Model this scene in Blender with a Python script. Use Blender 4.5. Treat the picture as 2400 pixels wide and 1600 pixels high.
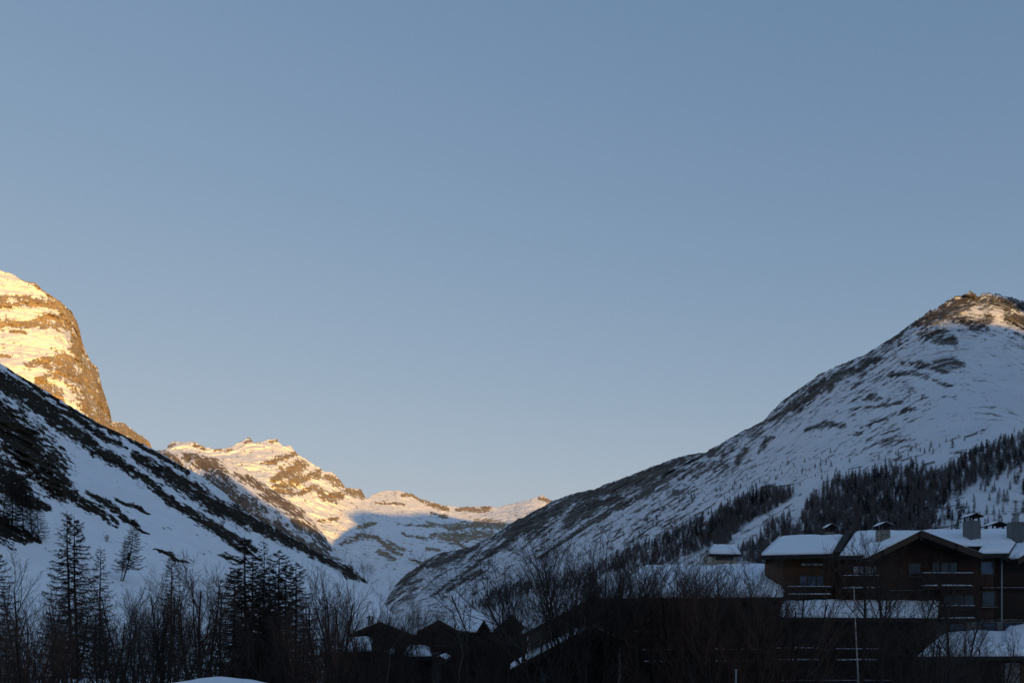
import bpy, math, random
import numpy as np

# ------------------------------------------------------------------ camera, sky, sun, exposure
C = bpy.context.scene
for o in list(bpy.data.objects):
    bpy.data.objects.remove(o, do_unlink=True)
F, HY, CZ = 1867.0, 1450.0, 9.0          # focal length (photo pixels), horizon row, eye height (m)
SUN_AZ, SUN_EL = math.radians(35.0), math.radians(3.5)   # sun stands behind the viewer, to the right, very low

cam_data = bpy.data.cameras.new('camera')
cam = bpy.data.objects.new('camera', cam_data)
C.collection.objects.link(cam)
cam.location = (0, 0, CZ)
cam.rotation_euler = (math.pi / 2, 0, 0)
cam_data.sensor_width = 36
cam_data.lens = 28.0
cam_data.shift_y = 650 / 2400
cam_data.clip_start = 0.1
cam_data.clip_end = 60000
C.camera = cam

W = bpy.data.worlds.new('World')
C.world = W
W.use_nodes = True
nt = W.node_tree
bg = nt.nodes['Background']
sky = nt.nodes.new('ShaderNodeTexSky')
sky.sky_type = 'NISHITA'
sky.sun_disc = False
sky.sun_elevation = SUN_EL
sky.sun_rotation = math.pi - SUN_AZ      # sun towards (+x, -y)
sky.altitude = 1800
sky.air_density = 1.0
sky.dust_density = 1.5
sky.ozone_density = 1.1
sep = nt.nodes.new('ShaderNodeSeparateColor'); cmb = nt.nodes.new('ShaderNodeCombineColor')   # colour grade of the evening sky
nt.links.new(sky.outputs[0], sep.inputs[0])
for ch, (k, g, x0) in enumerate(((1.04, 0.80, 4.2), (1.07, 0.60, 7.0), (1.37, 0.43, 9.0))):
    pw = nt.nodes.new('ShaderNodeMath'); pw.operation = 'POWER'; pw.inputs[1].default_value = g
    ml = nt.nodes.new('ShaderNodeMath'); ml.operation = 'MULTIPLY'; ml.inputs[1].default_value = k
    nt.links.new(sep.outputs[ch], pw.inputs[0]); nt.links.new(pw.outputs[0], ml.inputs[0]); 
    sq = nt.nodes.new('ShaderNodeMath'); sq.operation = 'MULTIPLY'      # soft shoulder: 1 + (x / x0)^2
    nt.links.new(sep.outputs[ch], sq.inputs[0]); nt.links.new(sep.outputs[ch], sq.inputs[1])
    ma = nt.nodes.new('ShaderNodeMath'); ma.operation = 'MULTIPLY_ADD'; ma.inputs[1].default_value = 1 / x0 ** 2; ma.inputs[2].default_value = 1.0
    nt.links.new(sq.outputs[0], ma.inputs[0])
    dv = nt.nodes.new('ShaderNodeMath'); dv.operation = 'DIVIDE'
    nt.links.new(ml.outputs[0], dv.inputs[0]); nt.links.new(ma.outputs[0], dv.inputs[1]); nt.links.new(dv.outputs[0], cmb.inputs[ch])
nt.links.new(cmb.outputs[0], bg.inputs[0])
bg.inputs[1].default_value = 0.15

S = np.array([math.sin(SUN_AZ) * math.cos(SUN_EL), -math.cos(SUN_AZ) * math.cos(SUN_EL), math.sin(SUN_EL)])
sun_data = bpy.data.lights.new('sun', 'SUN')
sun_data.energy = 3.1
sun_data.angle = math.radians(0.42)
sun_data.color = (1.0, 0.55, 0.12)
sun = bpy.data.objects.new('sun', sun_data)
C.collection.objects.link(sun)
from mathutils import Vector, Matrix
sun.rotation_euler = Vector(S).to_track_quat('Z', 'Y').to_euler()
sun.location = (0, -50, 200)

C.view_settings.view_transform = 'Standard'
C.view_settings.look = 'None'
C.view_settings.exposure = 0.9
C.view_settings.gamma = 1.0
C.view_settings.use_curve_mapping = False
C.render.engine = 'CYCLES'
C.cycles.use_denoising = True
C.cycles.max_bounces = 8
C.cycles.diffuse_bounces = 7

# ------------------------------------------------------------------ helpers
col = C.collection
def P(px, py, Y):
    return np.array([(px - 1200.0) / F * Y, Y, CZ + (HY - py) / F * Y])

def tag(o, label=None, cat=None, group=None, kind=None):
    if label: o['label'] = label
    if cat: o['category'] = cat
    if group: o['group'] = group
    if kind: o['kind'] = kind
    return o

def mesh_np(name, v, f, mat, parent=None, smooth=False, attrs=None):
    v = np.asarray(v, dtype=np.float32); f = np.asarray(f, dtype=np.int32)
    me = bpy.data.meshes.new(name)
    k = f.shape[1]
    me.vertices.add(len(v)); me.vertices.foreach_set('co', v.ravel())
    me.loops.add(f.size); me.loops.foreach_set('vertex_index', f.ravel())
    me.polygons.add(len(f))
    me.polygons.foreach_set('loop_start', np.arange(0, f.size, k, dtype=np.int32))
    if smooth:
        me.polygons.foreach_set('use_smooth', np.ones(len(f), dtype=bool))
    for an, av in (attrs or {}).items():
        at = me.attributes.new(an, 'FLOAT', 'POINT')
        at.data.foreach_set('value', np.asarray(av, dtype=np.float32).ravel())
    me.update(calc_edges=True)
    me.validate()
    if mat: me.materials.append(mat)
    o = bpy.data.objects.new(name, me)
    col.objects.link(o)
    if parent: o.parent = parent
    return o

def empty(name, loc=(0, 0, 0), rz=0.0):
    o = bpy.data.objects.new(name, None)
    o.location = loc; o.rotation_euler = (0, 0, rz)
    o.empty_display_size = 0.5
    col.objects.link(o)
    return o

def copy_tree(root, loc, rz=0.0, sc=1.0):
    r = root.copy(); col.objects.link(r)
    r.location = loc; r.rotation_euler = (0, 0, rz); r.scale = (sc, sc, sc)
    for ch in root.children:
        c = ch.copy(); col.objects.link(c); c.parent = r
        for g in ch.children:
            d = g.copy(); col.objects.link(d); d.parent = c
    return r

# vectorised lattice gradient noise
_rs = np.random.RandomState(7)
_perm = _rs.permutation(4096).astype(np.int64)
_perm = np.concatenate([_perm, _perm, _perm])
_g = _rs.normal(size=(4096, 3)); _g /= np.linalg.norm(_g, axis=1)[:, None]
def pnoise(x, y, z=0.0):
    x = np.asarray(x, float); y = np.asarray(y, float); z = np.zeros_like(x) + z
    xi = np.floor(x).astype(np.int64); yi = np.floor(y).astype(np.int64); zi = np.floor(z).astype(np.int64)
    xf, yf, zf = x - xi, y - yi, z - zi
    u, v, w = (t * t * t * (t * (t * 6 - 15) + 10) for t in (xf, yf, zf))
    r = 0
    for dx in (0, 1):
        for dy in (0, 1):
            for dz in (0, 1):
                h = _perm[_perm[_perm[(xi + dx) & 4095] + ((yi + dy) & 4095)] + ((zi + dz) & 4095)]
                g = _g[h]
                d = g[..., 0] * (xf - dx) + g[..., 1] * (yf - dy) + g[..., 2] * (zf - dz)
                r = r + d * (u if dx else 1 - u) * (v if dy else 1 - v) * (w if dz else 1 - w)
    return r * 1.6
def fbm(x, y, z=0.0, n=5, gain=0.5):
    a, s, r, f = 1.0, 0.0, 0.0, 1.0
    for i in range(n):
        r = r + a * pnoise(np.asarray(x) * f + 13.7 * i, np.asarray(y) * f + 5.1 * i, np.asarray(z) * f + 2.3 * i)
        s += a; a *= gain; f *= 2.03
    return r / s
def ridged(x, y, z=0.0, n=5, gain=0.5):
    a, s, r, f = 1.0, 0.0, 0.0, 1.0
    for i in range(n):
        r = r + a * (1 - 2 * np.abs(pnoise(np.asarray(x) * f + 3.7 * i, np.asarray(y) * f + 8.1 * i, np.asarray(z) * f + 1.3 * i)))
        s += a; a *= gain; f *= 2.03
    return r / s
def sstep(a, b, x):
    t = np.clip((x - a) / (b - a), 0, 1)
    return t * t * (3 - 2 * t)
def strokes(px, py, lst):
    """max over polylines of (1 - distance / half width); each stroke is [(x, y, half width), ...]"""
    r = np.full(px.shape, -9.0)
    for st in lst:
        for (x0, y0, w0), (x1, y1, w1) in zip(st[:-1], st[1:]):
            dx, dy = x1 - x0, y1 - y0
            t = np.clip(((px - x0) * dx + (py - y0) * dy) / (dx * dx + dy * dy + 1e-9), 0, 1)
            d = np.hypot(px - x0 - t * dx, py - y0 - t * dy)
            r = np.maximum(r, 1 - d / (w0 + (w1 - w0) * t))
    return r
def inpoly(px, py, poly):
    c = np.zeros(np.shape(px), bool)
    n = len(poly)
    for i in range(n):
        x0, y0 = poly[i]; x1, y1 = poly[(i + 1) % n]
        if y0 == y1: continue
        c ^= ((y0 > py) != (y1 > py)) & (px < (x1 - x0) * (py - y0) / (y1 - y0) + x0)
    return c

# ------------------------------------------------------------------ materials
class N:
    """small wrapper: a new material and its node tree"""
    def __init__(s, name, rough=0.8, base=(0.5, 0.5, 0.5), spec=0.3):
        s.m = bpy.data.materials.new(name); s.m.use_nodes = True
        s.t = s.m.node_tree; s.b = s.t.nodes['Principled BSDF']
        s.b.inputs['Base Color'].default_value = (*base, 1)
        s.b.inputs['Roughness'].default_value = rough
        s.b.inputs['Specular IOR Level'].default_value = spec
    def n(s, kind, **kw):
        x = s.t.nodes.new('ShaderNode' + kind)
        for k, v in kw.items(): setattr(x, k, v)
        return x
    def l(s, a, b): s.t.links.new(a, b)
    def co(s, scale=(1, 1, 1), src='Object'):
        tc = s.n('TexCoord'); mp = s.n('Mapping'); mp.inputs['Scale'].default_value = scale
        s.l(tc.outputs[src], mp.inputs[0]); return mp.outputs[0]
    def noise(s, vec, scale, detail=6, rough=0.6):
        x = s.n('TexNoise'); x.inputs['Scale'].default_value = scale; x.inputs['Detail'].default_value = detail
        x.inputs['Roughness'].default_value = rough
        s.l(vec, x.inputs['Vector']); return x.outputs['Fac']
    def ramp(s, fac, stops):
        x = s.n('ValToRGB'); e = x.color_ramp.elements
        while len(e) < len(stops): e.new(0.5)
        for i, (p, c) in enumerate(stops):
            e[i].position = p; e[i].color = (*c, 1)
        s.l(fac, x.inputs[0]); return x.outputs[0]
    def math(s, op, a, b=None, c=None):
        x = s.n('Math', operation=op)
        for i, q in enumerate((a, b, c)):
            if q is None: continue
            if isinstance(q, (int, float)): x.inputs[i].default_value = q
            else: s.l(q, x.inputs[i])
        return x.outputs[0]
    def mix(s, fac, a, b, blend='MIX'):
        x = s.n('Mix', data_type='RGBA', blend_type=blend)
        for sock, q in ((x.inputs[0], fac), (x.inputs[6], a), (x.inputs[7], b)):
            if isinstance(q, (int, float)): sock.default_value = q
            elif isinstance(q, tuple): sock.default_value = (*q, 1)
            else: s.l(q, sock)
        return x.outputs[2]
    def bump(s, h, dist, strength=1.0):
        x = s.n('Bump'); x.inputs['Distance'].default_value = dist; x.inputs['Strength'].default_value = strength
        s.l(h, x.inputs['Height']); s.l(x.outputs[0], s.b.inputs['Normal'])
    def col(s, c): s.l(c, s.b.inputs['Base Color'])

def terrain_mat(name, rockA, rockB, snow, cell, edge=0.08, bumpd=3.0, fine=0.35):
    """snow where the baked cover attribute is low, bare ground or rock where it is high"""
    m = N(name, 0.95, spec=0.04)
    at = m.n('Attribute', attribute_name='bare'); a = at.outputs['Fac']
    vec = m.co()
    n1 = m.noise(vec, 1.0 / cell, 8, 0.68)
    n2 = m.noise(vec, 0.23 / cell, 6, 0.6)
    n3 = m.noise(vec, 4.7 / cell, 7, 0.7)
    f = m.math('ADD', a, m.math('MULTIPLY', m.math('SUBTRACT', n1, 0.5), fine))
    f = m.math('ADD', f, m.math('MULTIPLY', m.math('SUBTRACT', n3, 0.5), fine * 0.7))
    fac = m.n('MapRange', interpolation_type='SMOOTHSTEP')
    m.l(f, fac.inputs[0]); fac.inputs[1].default_value = 0.5 - edge; fac.inputs[2].default_value = 0.5 + edge
    rock = m.mix(m.ramp(n2, [(0.35, (0, 0, 0)), (0.65, (1, 1, 1))]), rockA, rockB)
    rock = m.mix(0.75, rock, m.ramp(n3, [(0.32, (0.35, 0.35, 0.36)), (0.66, (1.3, 1.28, 1.25))]), 'MULTIPLY')
    sn = m.mix(m.ramp(n2, [(0.3, (0, 0, 0)), (0.7, (1, 1, 1))]), tuple(c * 0.93 for c in snow), snow)
    m.col(m.mix(fac.outputs[0], sn, rock))
    m.bump(m.math('MULTIPLY', m.math('ADD', n1, m.math('MULTIPLY', n3, 0.3)), m.math('ADD', 0.25, m.math('MULTIPLY', fac.outputs[0], 0.75))), bumpd)
    return m.m
SNOW = (0.88, 0.90, 0.94)
M = {}
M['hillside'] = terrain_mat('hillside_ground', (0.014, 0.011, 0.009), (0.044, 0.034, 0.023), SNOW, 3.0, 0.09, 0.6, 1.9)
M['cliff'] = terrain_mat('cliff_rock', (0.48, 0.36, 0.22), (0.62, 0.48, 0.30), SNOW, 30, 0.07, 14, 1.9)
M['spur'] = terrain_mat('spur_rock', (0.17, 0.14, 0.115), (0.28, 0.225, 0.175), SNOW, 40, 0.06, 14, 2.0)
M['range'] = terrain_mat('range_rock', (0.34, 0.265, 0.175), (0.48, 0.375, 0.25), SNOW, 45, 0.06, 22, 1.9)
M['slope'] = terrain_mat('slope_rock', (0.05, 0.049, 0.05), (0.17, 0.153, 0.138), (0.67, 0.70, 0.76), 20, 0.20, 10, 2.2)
M['ridge'] = terrain_mat('ridge_rock', (0.15, 0.13, 0.11), (0.22, 0.19, 0.16), SNOW, 80, 0.1, 6, 1.0)
# ------------------------------------------------------------------ terrain
def interp(pts, x, k=1):
    a = np.array(pts, float)
    return np.interp(x, a[:, 0], a[:, k])

SURF = {}
def mountain(name, mat, px0, px1, nx, ny, crest, Yc, foot, Yf, jag, disp, mask, label, rowpow=1.0, extra=None, back=(0.75, 900)):
    """a slope lofted from its foot to its crest, with relief pushed in and out of it and a far side falling away behind"""
    px = np.linspace(px0, px1, nx)
    pyc = interp(crest, px)
    pj = 0 * px
    for (amp, wl) in jag:
        pj = pj + amp * 1.6 * (1 + (1.3 * sstep(2080, 2180, px) if name == 'right_mountain' else 0)) * fbm(px / wl, px * 0 + 3.3, 0.7, 4, 0.6)
    yc = interp(Yc, px); yf = interp(Yf, px); pyf = interp(foot, px)
    ac = (HY - pyc) / F; af = (HY - pyf) / F
    zc, zf = ac * yc, af * yf
    def soft(a, w):
        k = np.exp(-0.5 * (np.arange(-3 * w, 3 * w + 1) / w) ** 2); k /= k.sum()
        return np.convolve(np.pad(a, 3 * w, mode='edge'), k, mode='valid')
    w = max(4, int(40 * nx / (px1 - px0)))
    yc, yf = soft(yc, w), soft(yf, w); zc, zf = ac * yc, af * yf
    acs = soft(ac, w)
    v = np.linspace(0, 1, ny) ** rowpow
    PX = np.repeat(px[None], ny, 0); PY = pyc[None] + v[:, None] * (pyf - pyc)[None]
    PY = PY + pj[None] * np.exp(-(PY - pyc[None]) / 9.0)
    A = (HY - PY) / F
    Wt = np.clip((A - af[None]) / (acs - af)[None], 0, 1.15)
    Y = yf[None] * (yc / yf)[None] ** Wt
    if extra is not None: Y = Y + extra(PX, PY, Y, pyc)
    X0 = (PX - 1200) / F * Y; Z0 = A * Y
    Y = Y + disp(X0, Y, Z0, PX, PY, v[:, None] + 0 * PX)
    X = (PX - 1200) / F * Y; Z = CZ + A * Y
    bare = mask(PX, PY, X, Y, Z, pyc[None] + 0 * PX)
    SURF[name] = (PX, PY, X, Y, Z)
    # far side
    d = np.array([0.04, 0.12, 0.25, 0.45, 0.7, 1.0])[::-1] * back[1]
    rx, ry = X[0], Y[0]; rr = np.hypot(rx, ry)
    BX = rx[None] + rx[None] / rr * d[:, None]; BY = ry[None] + ry[None] / rr * d[:, None]
    BZ = Z[0][None] - back[0] * d[:, None] + d[:, None] * 0.15 * fbm(BX / 200, BY / 200, 1.0, 4)
    V = np.stack([np.concatenate([BX, X]), np.concatenate([BY, Y]), np.concatenate([BZ, Z])], -1)
    bare = np.concatenate([np.repeat(bare[:1], len(d), 0), bare])
    R = ny + len(d)
    i = np.arange(R * nx).reshape(R, nx)
    f = np.stack([i[:-1, :-1], i[1:, :-1], i[1:, 1:], i[:-1, 1:]], -1).reshape(-1, 4)
    o = mesh_np(name, V.reshape(-1, 3), f, mat, smooth=True, attrs={'bare': bare})
    tag(o, label, None, None, 'structure')
    return o

# ---- near hillside on the left
crest1 = [(-420, 560), (-200, 715), (0, 850), (41, 877), (80, 900), (118, 922), (153, 944), (198, 972), (242, 997), (287, 1018), (335, 1040), (360, 1053),
          (399, 1075), (437, 1097), (462, 1110), (511, 1143), (548, 1174), (591, 1208), (631, 1229), (671, 1248), (706, 1269), (738, 1291),
          (779, 1309), (815, 1318), (840, 1333), (854, 1355), (880, 1392), (930, 1450), (980, 1492)]
bands1 = [
    [(20, 866, 4), (80, 907, 5), (198, 978, 5), (335, 1047, 6), (437, 1103, 7)],
    [(-200, 760, 28), (0, 893, 28), (50, 922, 27), (100, 955, 24), (140, 988, 24), (190, 1022, 19), (235, 1055, 16), (300, 1097, 14), (340, 1122, 13), (400, 1172, 11),
     (448, 1204, 13), (496, 1232, 14), (553, 1262, 10), (600, 1288, 7)],
    [(121, 952, 6), (165, 972, 12), (210, 998, 9), (240, 1014, 4)],
    [(222, 1016, 6), (265, 1033, 9), (300, 1050, 3)],
    [(315, 1065, 8), (350, 1088, 17), (400, 1116, 19), (432, 1135, 20), (464, 1157, 21), (496, 1179, 21), (537, 1199, 22), (579, 1221, 20), (623, 1240, 18),
     (671, 1262, 16), (719, 1287, 14), (767, 1314, 12), (815, 1338, 12), (850, 1358, 8)],
    [(-200, 830, 60), (0, 985, 58), (55, 1035, 56), (105, 1090, 50), (140, 1140, 34), (180, 1168, 12)], [(-100, 1060, 40), (0, 1110, 48), (60, 1165, 32), (110, 1190, 10)],
    [(143, 1143, 9), (191, 1177, 14), (239, 1205, 13), (274, 1228, 7)],
    [(200, 1152, 4), (255, 1180, 9), (297, 1218, 6), (345, 1250, 3)],
    [(-100, 1180, 40), (20, 1245, 30), (70, 1258, 12), (95, 1272, 4)],
    [(360, 1285, 3), (400, 1302, 8), (440, 1318, 3)], [(520, 1262, 3), (560, 1282, 8), (610, 1310, 4)],
    [(270, 1170, 3), (320, 1192, 6), (350, 1205, 2)], [(510, 1300, 2), (540, 1308, 5), (590, 1325, 2)],
]
def mask1(PX, PY, X, Y, Z, pc):
    wx = PX + 9 * fbm(PX / 30, PY / 30, 0.3, 4); wy = PY + 9 * fbm(PX / 30, PY / 30, 9.3, 4)
    s = strokes(wx, wy, bands1)
    th = math.radians(31)
    q = PX * math.cos(th) + PY * math.sin(th); r = -PX * math.sin(th) + PY * math.cos(th)
    n = fbm(q / 26, r / 6.5, 0.1, 5, 0.6)
    n2 = fbm(q / 60, r / 22, 5.1, 4, 0.6)
    n5 = fbm(q / 9, r / 2.6, 2.2, 4, 0.65)
    b = 0.42 + np.clip(s, -0.65, 0.65) * 0.8 + n * 0.95 + n2 * 0.4 + n5 * 0.7
    outcrop = strokes(PX, PY, [[(0, 985, 60), (100, 1080, 60), (130, 1150, 30)]])
    return b - 0.12 * sstep(0, 1, outcrop) * (n > 0.35)
def disp1(X, Y, Z, PX, PY, v):
    o = strokes(PX, PY, [[(-100, 900, 80), (0, 985, 75), (100, 1085, 70), (140, 1150, 35)]])
    return 10 * fbm(X / 60, Y / 60, Z / 40, 4) + 1.6 * fbm(X / 9, Y / 9, Z / 7, 4) - 9 * sstep(0, 0.8, o) * (0.5 + ridged(X / 16, Y / 16, Z / 9, 4))
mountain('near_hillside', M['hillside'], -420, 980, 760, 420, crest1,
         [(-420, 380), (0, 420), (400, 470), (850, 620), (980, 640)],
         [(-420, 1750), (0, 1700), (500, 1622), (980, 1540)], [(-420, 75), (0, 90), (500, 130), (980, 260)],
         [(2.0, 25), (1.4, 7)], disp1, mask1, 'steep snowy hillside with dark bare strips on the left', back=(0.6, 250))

# ---- sunlit cliff mountain, far left
crest2 = [(-520, 480), (-300, 560), (-120, 600), (0, 632), (35, 645), (60, 660), (82, 664), (100, 680), (140, 706), (165, 727), (180, 752), (187, 775), (192, 800),
          (205, 832), (214, 850), (229, 862), (238, 905), (250, 940), (258, 965), (262, 986), (290, 990), (312, 1010), (340, 1026), (352, 1040), (362, 1062), (380, 1110)]
rock2 = [
    [(-300, 640, 8), (0, 700, 8), (60, 697, 7), (140, 716, 14), (170, 750, 14)],
    [(-300, 655, 6), (0, 715, 7), (90, 712, 8), (130, 712, 6)],
    [(-300, 700, 10), (0, 757, 12), (70, 760, 13), (120, 742, 10), (180, 745, 14)], [(60, 765, 8), (120, 760, 12), (170, 765, 18)],
    [(-10, 835, 7), (20, 835, 5)], [(25, 777, 3), (60, 779, 3)], [(60, 855, 7), (110, 845, 10), (160, 845, 20), (195, 840, 20)],
    [(120, 865, 18), (160, 872, 20), (200, 890, 34), (220, 930, 34)], [(85, 890, 10), (105, 905, 14), (130, 920, 14), (150, 940, 6)],
    [(175, 790, 14), (190, 830, 18), (215, 880, 24), (232, 930, 26), (245, 975, 24), (240, 995, 14)], [(200, 950, 20), (225, 985, 18), (200, 950, 8)],
    [(262, 1000, 12), (290, 1005, 18), (320, 1025, 16), (350, 1045, 12)],
    [(150, 690, 5), (165, 735, 8), (182, 770, 9), (190, 810, 9)], [(35, 643, 4), (85, 668, 5), (140, 706, 7)],
]
def mask2(PX, PY, X, Y, Z, pc):
    wx = PX + 10 * fbm(PX / 36, PY / 20, 1.3, 5); wy = PY + 7 * fbm(PX / 36, PY / 20, 7.7, 5)
    s = strokes(wx, wy, rock2)
    n = fbm(PX / 22, PY / 5 + PX / 60, 0.1, 5, 0.62); n2 = fbm(PX / 9, PY / 14, 4.4, 4, 0.6)
    return 0.38 + np.clip(s, -0.7, 0.7) * 0.5 + n * 0.7 + n2 * 0.5 + 0.5 * fbm(PX / 5, PY / 4, 3.3, 4, 0.7)
def disp2(X, Y, Z, PX, PY, v):
    strata = fbm(X / 900, Y / 900, Z / 42, 4) * 40
    return 55 * fbm(X / 420, Y / 420, Z / 420, 4) - 30 * ridged(X / 150, Y / 150, Z / 120, 5) + strata - 13 * ridged(X / 34, Y / 34, Z / 24, 5)
def extra2(PX, PY, Y, pc):
    e = np.clip((PX - (120 + (PY - 720) * 0.30)) / 80, 0, 1.6)
    return 260 * e ** 2
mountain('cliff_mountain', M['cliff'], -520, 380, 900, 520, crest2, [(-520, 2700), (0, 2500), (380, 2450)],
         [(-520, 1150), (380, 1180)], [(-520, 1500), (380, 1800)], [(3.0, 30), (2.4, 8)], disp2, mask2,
         'towering golden sunlit cliff mountain on the far left', extra=extra2)

# ---- spur below it
crest3 = [(330, 1110), (366, 1056), (387, 1054), (405, 1062), (438, 1058), (460, 1062), (484, 1068), (537, 1080), (578, 1099), (618, 1131), (671, 1168), (712, 1195), (736, 1221),
          (752, 1240), (768, 1269), (792, 1293), (832, 1323), (860, 1360), (900, 1400)]
term3 = [(330, 1060), (417, 1066), (470, 1078), (511, 1100), (551, 1130), (591, 1162), (645, 1192), (693, 1212), (725, 1222), (760, 1250), (900, 1395)]
rock3 = [[(366, 1062, 9), (400, 1075, 16), (420, 1090, 12)], [(430, 1062, 6), (460, 1078, 18), (500, 1095, 20), (530, 1120, 14)], [(580, 1120, 8), (640, 1160, 14), (700, 1205, 14)],
         [(610, 1158, 6), (650, 1175, 12), (705, 1206, 12)], [(550, 1112, 5), (590, 1130, 9)],
         [(690, 1225, 14), (720, 1232, 16), (750, 1262, 16), (770, 1285, 10)], [(520, 1150, 12), (560, 1190, 22), (620, 1225, 24), (690, 1260, 18), (760, 1300, 14), (830, 1345, 12)],
         [(480, 1110, 8), (540, 1155, 20), (600, 1195, 20)]]
def mask3(PX, PY, X, Y, Z, pc):
    wx = PX + 8 * fbm(PX / 25, PY / 25, 2.3, 4); wy = PY + 8 * fbm(PX / 25, PY / 25, 6.3, 4)
    s = strokes(wx, wy, rock3)
    th = math.radians(40)
    q = PX * math.cos(th) + PY * math.sin(th); r = -PX * math.sin(th) + PY * math.cos(th)
    return 0.40 + np.clip(s, -0.7, 0.8) * 0.45 + 0.9 * fbm(q / 24, r / 4.6, 0.2, 5, 0.6) + 0.6 * fbm(q / 8, r / 2.4, 3.2, 4, 0.7)
def extra3(PX, PY, Y, pc):
    d = interp(term3, PX) - PY           # above the break: positive
    return np.where(d > 0, 5.0 * d, -6.0 * d)
def disp3(X, Y, Z, PX, PY, v):
    return 40 * fbm(X / 300, Y / 300, Z / 300, 4) - 16 * ridged(X / 90, Y / 90, Z / 80, 5) - 9 * ridged(X / 30, Y / 30, Z / 26, 5)
mountain('rocky_spur', M['spur'], 330, 900, 640, 380, crest3, [(330, 4300), (900, 3300)],
         [(330, 1420), (900, 1450)], [(330, 1900), (900, 1500)], [(2.0, 20), (1.6, 7)], disp3, mask3,
         'rocky spur half in gold light and half in shade, below the snowy range', extra=extra3)

# ---- far range closing the valley
crest4 = [(300, 1085), (366, 1064), (387, 1056), (394, 1042), (402, 1034), (430, 1035), (457, 1034), (470, 1042), (481, 1048), (500, 1052), (537, 1048), (559, 1037), (575, 1028), (584, 1024), (594, 1036),
          (612, 1037), (629, 1030), (647, 1026), (655, 1038), (666, 1045), (680, 1041), (696, 1063), (714, 1074), (747, 1095), (763, 1106), (779, 1105), (789, 1114),
          (811, 1143), (822, 1142), (846, 1146), (856, 1166), (861, 1167), (880, 1156), (905, 1148), (928, 1147), (966, 1157), (991, 1170), (1036, 1183), (1074, 1187),
          (1135, 1185), (1167, 1188), (1231, 1173), (1258, 1164), (1270, 1160), (1294, 1172), (1340, 1200), (1420, 1240)]
rock4 = [[(640, 1125, 8), (670, 1110, 20), (705, 1090, 16)], [(640, 1140, 6), (675, 1135, 18), (700, 1125, 14)], [(605, 1090, 3), (640, 1080, 8), (700, 1060, 8)],
         [(710, 1125, 8), (745, 1110, 12), (755, 1105, 8)], [(765, 1120, 10), (785, 1125, 14), (805, 1138, 8)], [(700, 1155, 6), (735, 1140, 10), (760, 1160, 12), (800, 1160, 10)],
         [(760, 1172, 5), (790, 1175, 6)], [(815, 1150, 10), (850, 1158, 12)], [(650, 1150, 10), (690, 1155, 6)], [(630, 1035, 2), (650, 1030, 5)], [(570, 1038, 2), (592, 1032, 6)],
         [(394, 1045, 4), (410, 1040, 3)], [(505, 1055, 3), (540, 1055, 4)], [(455, 1040, 6), (475, 1050, 6)],
         [(940, 1160, 3), (968, 1160, 6), (990, 1172, 6)], [(1000, 1178, 6), (1035, 1188, 8), (1050, 1195, 4)], [(1070, 1192, 5), (1135, 1192, 8), (1150, 1190, 3)],
         [(1262, 1165, 6), (1290, 1175, 8)], [(880, 1178, 3), (945, 1180, 4)], [(750, 1220, 5), (790, 1215, 6)],
         [(840, 1235, 7), (858, 1230, 9), (880, 1225, 4)], [(1010, 1200, 4), (1045, 1210, 5)],
         [(1000, 1225, 3), (1060, 1235, 10), (1120, 1228, 14), (1180, 1232, 10)], [(1010, 1255, 6), (1060, 1258, 18), (1110, 1255, 16), (1150, 1250, 10)], [(1070, 1270, 10), (1095, 1285, 6)],
         [(875, 1255, 5), (900, 1275, 10), (940, 1300, 5)], [(885, 1290, 6), (905, 1300, 10), (925, 1312, 4)], [(910, 1265, 4), (945, 1290, 6)], [(930, 1228, 2), (1010, 1232, 3)],
         [(800, 1275, 6), (850, 1252, 8), (890, 1262, 6)], [(960, 1310, 3), (985, 1320, 5)], [(940, 1250, 2), (1000, 1262, 4)], [(1000, 1285, 5), (1030, 1290, 5)]]
def mask4(PX, PY, X, Y, Z, pc):
    wx = PX + 9 * fbm(PX / 26, PY / 20, 2.9, 5); wy = PY + 6 * fbm(PX / 26, PY / 20, 8.3, 5)
    s = strokes(wx, wy, rock4)
    n = fbm(PX / 18, PY / 6 + PX / 40, 0.2, 5, 0.62)
    return 0.33 + np.clip(s, -0.4, 0.7) * 0.55 + 0.45 * n + 0.75 * fbm((PX + PY) / 9, (PY - 0.5 * PX) / 4.0, 5.2, 5, 0.7) + 0.35 * fbm(PX / 3.5, PY / 3, 1.2, 3, 0.7)
def disp4(X, Y, Z, PX, PY, v):
    big = sstep(870, 760, PX)
    return 110 * fbm(X / 800, Y / 800, Z / 700, 4) - (25 + 60 * big) * ridged(X / 300, Y / 300, Z / 260, 5) - 22 * ridged(X / 80, Y / 80, Z / 70, 5)
def extra4(PX, PY, Y, pc):
    # the peaks on the left stand nearer and face right; the dome lies further back
    return 1.6 * (PX - 700) * sstep(900, 700, PX)
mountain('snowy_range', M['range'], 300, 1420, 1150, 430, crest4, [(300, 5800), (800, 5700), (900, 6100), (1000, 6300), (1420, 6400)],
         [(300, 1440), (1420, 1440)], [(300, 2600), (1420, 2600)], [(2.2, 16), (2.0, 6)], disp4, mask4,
         'far snowy range closing the valley, its peaks gold in the last sun', extra=extra4)

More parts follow.
